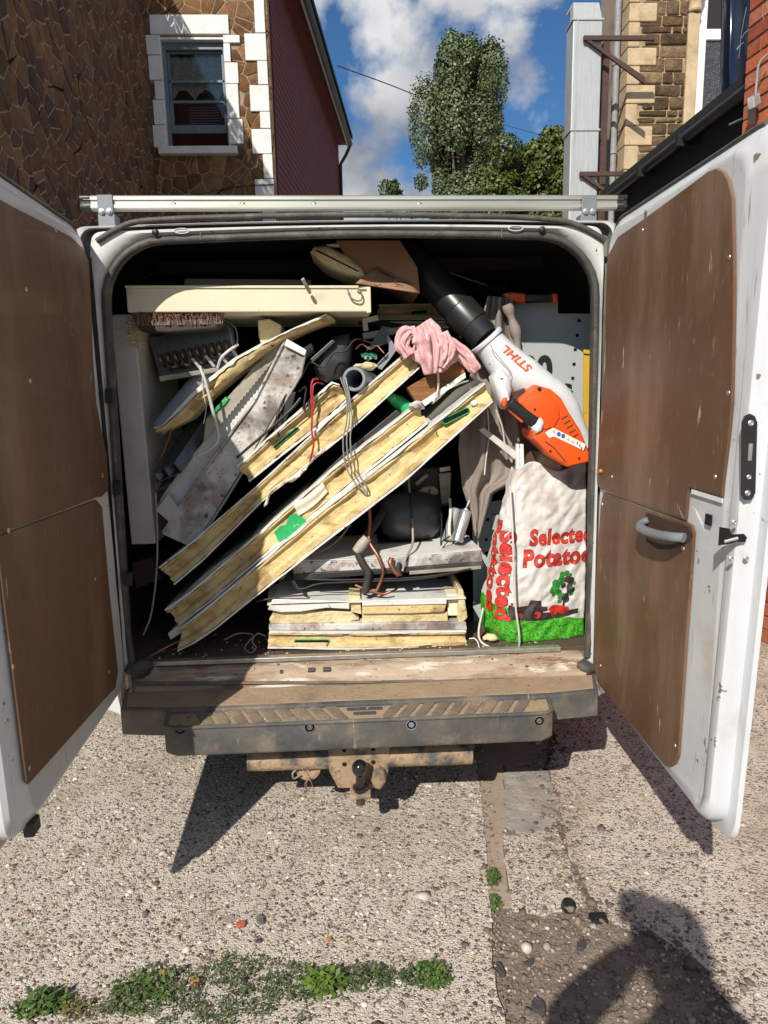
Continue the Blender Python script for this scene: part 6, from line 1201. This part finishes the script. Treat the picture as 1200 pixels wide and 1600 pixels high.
# ================================================================== potato sack
def bag_uv_mat():
    m = bpy.data.materials.new('sack'); m.use_nodes = True; t = m.node_tree; n = t.nodes; l = t.links; b = n['Principled BSDF']; b.inputs['Roughness'].default_value = .55
    uv = n.new('ShaderNodeUVMap'); uv.uv_map = 'UV'; sp_ = n.new('ShaderNodeSeparateXYZ'); l.new(uv.outputs[0], sp_.inputs[0]); tcn = n.new('ShaderNodeTexCoord')
    def nz(s, d=6):
        q = n.new('ShaderNodeTexNoise'); q.inputs['Scale'].default_value = s; q.inputs['Detail'].default_value = d; l.new(tcn.outputs['Object'], q.inputs['Vector']); return q.outputs[0]
    def mr(s, a, z, c=0, d=1):
        q = n.new('ShaderNodeMapRange'); q.inputs[1].default_value = a; q.inputs[2].default_value = z; q.inputs[3].default_value = c; q.inputs[4].default_value = d; l.new(s, q.inputs[0]); return q.outputs[0]
    def mix(f, a, c):
        q = n.new('ShaderNodeMix'); q.data_type = 'RGBA'; l.new(f, q.inputs[0])
        for i, v in ((6, a), (7, c)):
            if isinstance(v, tuple): q.inputs[i].default_value = (*v, 1)
            else: l.new(v, q.inputs[i])
        return q.outputs[2]
    def mth(op, a, c):
        q = n.new('ShaderNodeMath'); q.operation = op
        for i, v in enumerate((a, c)):
            if isinstance(v, (int, float)): q.inputs[i].default_value = v
            else: l.new(v, q.inputs[i])
        return q.outputs[0]
    base = mix(mr(nz(14), .35, .65), (.66, .63, .60), (.56, .52, .49)); base = mix(mr(nz(9, 9), .56, .75), base, (.38, .31, .25))
    grass = mix(mr(nz(130, 3), .35, .65), (.015, .16, .012), (.10, .50, .03)); grass = mix(mr(nz(26, 4), .66, .70), grass, (.50, .07, .04))
    edge = mth('ADD', mth('MULTIPLY', sp_.outputs[0], -.22), .150); lim = mth('GREATER_THAN', edge, sp_.outputs[1])
    l.new(mix(lim, base, grass), b.inputs['Base Color'])
    bp = n.new('ShaderNodeBump'); bp.inputs['Strength'].default_value = .35; bp.inputs['Distance'].default_value = .004; l.new(nz(45, 8), bp.inputs['Height']); l.new(bp.outputs[0], b.inputs['Normal']); MATS['sack'] = m
bag_uv_mat()
sk = thing('potato_sack', 'white woven potato sack with red lettering and green printed field', 'sack', at(840, 1012, .2))
zb_, zt_s = at(850, 1013, .10)[2], at(850, 728, .12)[2]; HB = zt_s-zb_
FLb = at(790, 1013, .105)[[0, 1]]; FLt = at(800, 752, .125)[[0, 1]]
def foot(h):                                   # footprint corners at height fraction h: back-left, front-left, front-right, back-right
    k = h; xl = at(np.interp(k, [0, .1, .5, .9, 1], [796, 788, 797, 806, 812]), 1013-285*k, .10)[0]; xb = at(np.interp(k, [0, .08, .3, .6, .9, 1], [764, 750, 753, 770, 792, 804]), 1013-285*k, .225)[0]
    yf = .10+.012*sin(pi*k)*-1+.03*k; return np.array([(xb, .225), (xl, yf), (.812, yf+.040), (.82, .33)])
def bag_pt(s, h):
    """s along the girth in metres from the front-left edge (negative: left side), h height in metres"""
    k = min(max(h/HB, 0), 1); c = foot(k); L1 = np.linalg.norm(c[1]-c[0]); L2 = np.linalg.norm(c[2]-c[1]); r = .045
    if s < 0:
        t = -s; p = c[1]+(c[0]-c[1])*(t/L1) if t <= L1 else c[0]+(c[3]-c[0])*((t-L1)/np.linalg.norm(c[3]-c[0]))
    elif s < L2: p = c[1]+(c[2]-c[1])*(s/L2)
    else: p = c[2]+(c[3]-c[2])*((s-L2)/.36)
    if abs(s) < r: w = 1-abs(s)/r; ctr = c[1]+(c[0]-c[1])/L1*r*.5+(c[2]-c[1])/L2*r*.5; p = p+(ctr-c[1])*.42*w*w
    bulge = sin(pi*min(max((s+.02)/max(L2, .1), 0), 1)) if s > 0 else sin(pi*min(-s/L1, 1)); nrm = np.array([-.15, -1]) if s > 0 else np.array([-1, -.25])
    env = sin(pi*min(1, k*1.02+.02))**.6
    p = p+nrm*(.020*bulge*env)
    wr = .007*mnoise.noise(Vector((s*16+k*3, h*7, 3)))+.0055*mnoise.noise(Vector((s*34-h*20, h*22, 9)))+.009*max(0, k-.55)*mnoise.noise(Vector((s*26, h*9, 5)))+.012*(k > .0)*(max(0, .08-k)/.08)*mnoise.noise(Vector((s*40, h*30, 1)))
    wr += -.010*max(0, .16-abs(mnoise.noise(Vector((s*9+h*5, h*6-s*4, 11)))))*5*env*.55 -.006*max(0, .12-abs(mnoise.noise(Vector((s*21-h*9, h*15+s*9, 4)))))*6*.6
    fold = .006*max(0, 1-abs(k-.55-.5*(s-.1))*9)
    return np.array([*(p+nrm*(wr-fold)), zb_+h])
S_ = np.linspace(-.30, .78, 200); rows = []; hs_ = np.linspace(0, 1, 130); uvs = []
for h in hs_:
    row = []
    for s in S_:
        ht = HB*(1-.02+.05*mnoise.noise(Vector((s*9, 1, 4)))+(.06*max(0, s-.16)/.2 if s < .5 else .06)); H_ = h*ht; p = bag_pt(s, min(H_, HB*1.0)); p[2] = zb_+H_+.004
        if h < .03: p[1] += .012
        row.append(p)
    rows.append(row)
mb = MB().grid(rows); bot = [(p*[1, 1, 0]+np.array([0, .03, zb_+.002])) for p in rows[0]]; mb.grid([bot, rows[0]])
ob = build('bag', mb, 'sack', sk, smooth=180, fixn=False)
uvl = ob.data.uv_layers.new(name='UV'); ns_ = len(S_)
vuv = [(s, h*HB) for h in hs_ for s in S_]+[(s, 0) for s in S_]+[(s, 0) for s in S_]
for lp in ob.data.loops: uvl.data[lp.index].uv = vuv[lp.vertex_index]
ob.modifiers.new('t', 'SOLIDIFY').thickness = .0015
def sub(tv, tf, step=.012):
    bm = bmesh.new(); vs = [bm.verts.new(v) for v in tv]
    for f in tf:
        try: bm.faces.new([vs[i] for i in f])
        except Exception: pass
    bmesh.ops.triangulate(bm, faces=bm.faces)
    for _ in range(3):
        lg = [e for e in bm.edges if e.calc_length() > step]
        if not lg: break
        bmesh.ops.subdivide_edges(bm, edges=lg, cuts=1); bmesh.ops.triangulate(bm, faces=[f for f in bm.faces if len(f.verts) > 3])
    bm.verts.index_update(); v = np.array([tuple(q.co) for q in bm.verts]); f = [tuple(q.index for q in x.verts) for x in bm.faces]; bm.free(); return v, f
def print_on(name, tv, tf, s0, h0, m_, lift=.0022, vert=False, step=.012):
    lift = lift*.6 if lift > .0019 else lift
    v, f = sub(np.c_[tv[:, :2], np.zeros(len(tv))], tf, step); vs = []
    for x, y, _ in v:
        s, h = (s0+x, h0+y) if not vert else (s0+y, h0-x)
        if s > .50: s = .50
        p = bag_pt(s, h); p[2] += .004; vs.append(p+(np.array([0, -lift, 0]) if s > 0 else np.array([-lift, -lift*.3, 0])))
    build(name, MB().add(vs, f), m_, sk, fixn=False)
def letters(txt, size, s0, h0, vert=False, off=.0035, sx=.92):
    a, fa = textmesh(txt, size, off+.0016, 0, 1.08); a[:, 0] *= sx; print_on('lettering_edge', a, fa, s0, h0, 'print_black', .0010, vert)
    a, fa = textmesh(txt, size, off, 0, 1.08); a[:, 0] *= sx; print_on('lettering', a, fa, s0, h0, 'print_red', .0018, vert)
def hpx(py): return at(860, py, .085)[2]-zb_-.004
letters('Selected', .074, .066, hpx(853), sx=.86, off=.0024); letters('Potatoes', .082, .046, hpx(886), sx=.90, off=.0026)
letters('Selected', .074, -.036, hpx(832), True, sx=1.16, off=.003); letters('Potatoes', .074, -.092, hpx(816), True, sx=1.16, off=.003)
# printed tractor, furrow and tree
def disc(cx, cy, r, n=16): return [(cx+r*cos(2*pi*k/n), cy+r*sin(2*pi*k/n), 0) for k in range(n)]
def shape(name, pts, s0, h0, m_, lift, step=.012): print_on(name, np.array([(p[0], p[1], 0) for p in pts], float), [tuple(range(len(pts)))], s0, h0, m_, lift, step=step)
hT = hpx(964)
shape('printed_furrow', [(.0, -.006), (.05, -.012), (.12, -.018), (.20, -.016), (.27, -.004), (.27, .012), (.18, .010), (.10, .012), (.04, .022), (.0, .020)], 0, hT, 'print_dark', .002)
shape('printed_tractor', [(.005, .02), (.05, .012), (.09, .012), (.15, .016), (.15, .032), (.128, .034), (.124, .056), (.085, .060), (.078, .040), (.03, .036), (.004, .042)], 0, hT, 'print_dark', .0026)
for (cx, cy, r, m_) in ((.05, .006, .016, 'print_black'), (.05, .006, .010, 'print_red'), (.115, .004, .022, 'print_black'), (.115, .004, .013, 'print_red'), (.175, .012, .016, 'print_red'), (.205, .010, .012, 'print_red'), (.018, .045, .006, 'print_red')): print_on('printed_wheel', np.array(disc(cx, cy, r)), [tuple(range(16))], 0, hT, m_, .003 if m_ == 'print_black' else .0038)
shape('printed_implement', [(.15, .02), (.165, .035), (.20, .032), (.23, .022), (.235, .008), (.18, .012)], 0, hT, 'print_red', .0034)
for k in range(46):
    cx, cy = .205+.045*sqrt(rng.uniform(0, 1))*cos(k*2.4), .095+.055*sqrt(rng.uniform(0, 1))*sin(k*2.4); print_on('printed_leaves', np.array(disc(cx, cy, rng.uniform(.006, .013), 7)), [tuple(range(7))], 0, hT, 'print_green' if cx < .2 or k % 3 == 0 else 'print_dark', .0026+.0003*(k % 3))
shape('printed_trunk', [(.205, .02), (.215, .02), (.214, .07), (.208, .07)], 0, hT, 'print_dark', .0026)
# tie string of the sack
c = lambda x, y, Y: (x, y, Y)
wire('sack_string', 'white string hanging down the front of the potato sack', [(797, 760, .105), (801, 830, .07), (803, 890, .060), (806, 950, .055), (811, 990, .055), (810, 1012, .07), (795, 1021, .065), (770, 1013, .08), (752, 1003, .10), (748, 985, .14), (755, 950, .16)], .0038, 'wire_white', n=80)
wire('sack_string', 'loose white string end on the floor left of the sack', [(733, 998, .10), (742, 998, .095), (748, 1008, .08), (750, 1028, .06)], .0026, 'wire_white', sides=6)
tag(build('foam_crumb', MB().ico(at(768, 996, .11), 1, 2, (.026, .016, .013), .5, 21), 'foam_pale', smooth=60), 'cream foam crumb on the floor at the foot of the sack', 'foam')

# ================================================================== the person taking the picture (stands behind the camera, throws the shadow)
mat('jacket', (.03, .035, .05), (.045, .05, .065), 20, .9); mat('skin', (.45, .27, .19), (.40, .23, .16), 30, .6); mat('hair', (.03, .02, .015), (.05, .035, .025), 60, .8); mat('trousers', (.04, .045, .06), None, rough=.9); mat('shoe', (.03, .028, .026), None, rough=.7)
def skinned(name, pts, edges, root, m_, par, sub_=2):
    me = bpy.data.meshes.new(name); og = ORG[par.name]; me.from_pydata([tuple(np.array(p[:3])-og) for p in pts], edges, []); o = bpy.data.objects.new(name, me); COL.objects.link(o); o.parent = par; ORG[o.name] = og
    md = o.modifiers.new('skin', 'SKIN'); md.use_smooth_shade = True
    for i, p in enumerate(pts): me.skin_vertices[0].data[i].radius = (p[3], p[4] if len(p) > 4 else p[3]); me.skin_vertices[0].data[i].use_root = (i == root)
    s = o.modifiers.new('sub', 'SUBSURF'); s.levels = sub_; s.render_levels = sub_; me.materials.append(MATS[m_]); return o
ph = np.array(CAM)-FW*.012                        # phone sits just behind the lens
g = GZ; _h = atz(1050, 1502)-SUN*(1.64/-SUN[2]); hx, hy = _h[0], _h[1]
per = thing('person', 'person in dark clothes holding up a phone, throwing the shadow on the ground', 'person', (hx, hy-.06, g))
sh_z = g+1.40; wr = ph+RT*-.045-UP*.05-FW*.03; wr2 = ph+RT*.075-UP*.07-FW*.06
lel = atz(885, 1592)-SUN*(1.10/-SUN[2]); rel = atz(1082, 1548)-SUN*(1.12/-SUN[2])
pts = [(hx, hy-.06, g+.92, .155, .12), (hx, hy-.07, g+1.12, .15, .115), (hx, hy-.06, g+1.30, .165, .12), (hx, hy-.05, g+1.42, .12, .10), (hx, hy-.03, g+1.50, .062), (hx, hy-.01, g+1.56, .058),
       (hx-.19, hy-.05, g+1.38, .075), (*lel, .055), (*(wr-np.array([0, .03, .02])), .036), (hx+.19, hy-.05, g+1.38, .075), (*rel, .055), (*(wr2-np.array([0, .03, .02])), .036),
       (hx-.10, hy-.06, g+.82, .105), (hx-.12, hy-.03, g+.48, .072), (hx-.13, hy-.07, g+.09, .05), (hx-.14, hy+.08, g+.04, .042), (hx+.10, hy-.06, g+.82, .105), (hx+.12, hy-.03, g+.48, .072), (hx+.13, hy-.07, g+.09, .05), (hx+.14, hy+.08, g+.04, .042)]
skinned('body', pts, [(0, 1), (1, 2), (2, 3), (3, 4), (4, 5), (3, 6), (6, 7), (7, 8), (3, 9), (9, 10), (10, 11), (0, 12), (12, 13), (13, 14), (14, 15), (0, 16), (16, 17), (17, 18), (18, 19)], 0, 'jacket', per)
hc = np.array([hx, hy+.01, g+1.66]); head = MB().ico(hc, 1, 3, (.078, .098, .118), 0); v = np.array(head.v)
for i, p in enumerate(v):
    d = p-hc
    if d[1] > .05: v[i][1] += .022*math.exp(-((d[0]/.012)**2+((d[2]+.012)/.022)**2)) - .010*math.exp(-(((abs(d[0])-.032)/.016)**2+((d[2]-.012)/.014)**2)) + .006*math.exp(-((d[0]/.025)**2+((d[2]+.055)/.01)**2))
    if d[2] < -.02: v[i][0] = hc[0]+d[0]*(1+d[2]*1.6)
head.v = [tuple(p) for p in v]; build('head', head, 'skin', per, smooth=180)
for s in (-1, 1): build('ear', MB().ico(hc+np.array([s*.079, -.005, 0]), 1, 1, (.010, .018, .030)), 'skin', per, smooth=180); build('eye', MB().ico(hc+np.array([s*.032, .083, .012]), 1, 2, (.012, .010, .008)), 'sticker', per, smooth=180)
hair = MB().ico(hc+np.array([0, -.018, .022]), 1, 3, (.088, .100, .112), .12, 5); build('hair', hair, 'hair', per, smooth=180)
for w_, s in ((wr, 1), (wr2, -1)):
    hand = [(*w_, .026, .020), (*(w_+np.array([0, .02, .03])), .034, .016)]; ed = [(0, 1)]
    for k in range(4):
        b0 = w_+np.array([(k-1.5)*.017, .03, .055]); i = len(hand); hand += [(*b0, .0085), (*(b0+np.array([s*.008, .012, .026-.002*abs(k-1)])), .008), (*(b0+np.array([s*.022, .008, .040-.003*abs(k-1)])), .007)]; ed += [(1, i), (i, i+1), (i+1, i+2)]
    b0 = w_+np.array([s*.03, .015, .02]); i = len(hand); hand += [(*b0, .0105), (*(b0+np.array([s*.02, -.002, .022])), .009), (*(b0+np.array([s*.026, -.006, .045])), .008)]; ed += [(0, i), (i, i+1), (i+1, i+2)]
    skinned('hand', hand, ed, 0, 'skin', per, 1)
phn = thing('phone', 'phone held upright by the person taking the picture', 'phone', ph-UP*.08); build('case', MB().obox(ph-UP*.045-FW*.004, RT*.037, FW*.004, UP*.078), 'black_gloss', phn, bevel=.003)

# crumbs of foam and grit lying about on the floor, the sill and the bumper
mb = MB(); cc = []
for k in range(230):
    zone = k % 4
    if zone == 0: p = np.array([rng.uniform(-.6, .7), rng.uniform(.07, .12), FZ+.002])
    elif zone == 1: p = np.array([rng.uniform(-.68, .72), rng.uniform(-.002, .05), FZ-.015])
    elif zone == 2: y = rng.uniform(-.24, -.04); p = np.array([rng.uniform(-.55, .57), y, np.interp(y, [-.26, -.145, -.02], [.4878, .4945, BZ+.0048])+.001])
    else: p = np.array([rng.uniform(-.7, -.3), rng.uniform(.07, .3), FZ+.002])
    n0 = len(mb.v); mb.ico(p, rng.uniform(.0015, .0045), 1, (1.2, 1, .7), .6, k); col = ((.62, .50, .28), (.55, .52, .47), (.12, .09, .07), (.30, .22, .15))[rng.integers(4)]; cc += [col]*(len(mb.v)-n0)
tag(stuff(build('crumbs', mb, 'pebble', colors=np.array(cc))), 'crumbs of foam and grit scattered on the van floor and bumper', 'crumbs')
# more dim scrap in the gaps of the pile
tag(build('tan_batten', slab([(566, 520), (640, 508), (642, 516), (568, 530)], .34, .05), 'tan_metal', bevel=.002), 'tan batten lying dim behind the bent metal sheet', 'batten')
tag(build('pale_offcut', slab([(452, 556), (486, 536), (490, 548), (458, 570)], .30, .10), 'grimy_white', bevel=.003), 'dim pale offcut behind the upper end of the grimy plank', 'offcut')
tag(build('brown_batten', slab([(205, 880), (236, 872), (252, 905), (212, 920)], .26, .20), 'interior_ply', bevel=.003), 'brown board end low in the left corner', 'board')
tag(build('white_bracket', slab([(566, 498), (590, 492), (592, 500), (574, 504), (576, 516), (568, 517)], .30, .02), 'board_grey', bevel=.001), 'small pale bracket under the right end of the cream panel', 'bracket')
wire('black_flex', 'black flex tangled over the dark plastic casing', [(470, 590, .24), (484, 566, .22), (505, 574, .215), (520, 552, .22), (540, 548, .22), (556, 530, .24), (580, 536, .25)], .0035, 'wire_black')
wire('brown_flex', 'thin brown flex curling beside the circuit board', [(556, 545, .25), (566, 538, .235), (578, 546, .23), (588, 540, .24), (600, 552, .23)], .0022, 'copper', sides=6)
wire('grey_flex', 'grey flex sagging under the lowest long slab', [(440, 905, .14), (470, 868, .17), (500, 862, .18), (530, 842, .19), (560, 800, .22)], .0035, 'wire_grey')
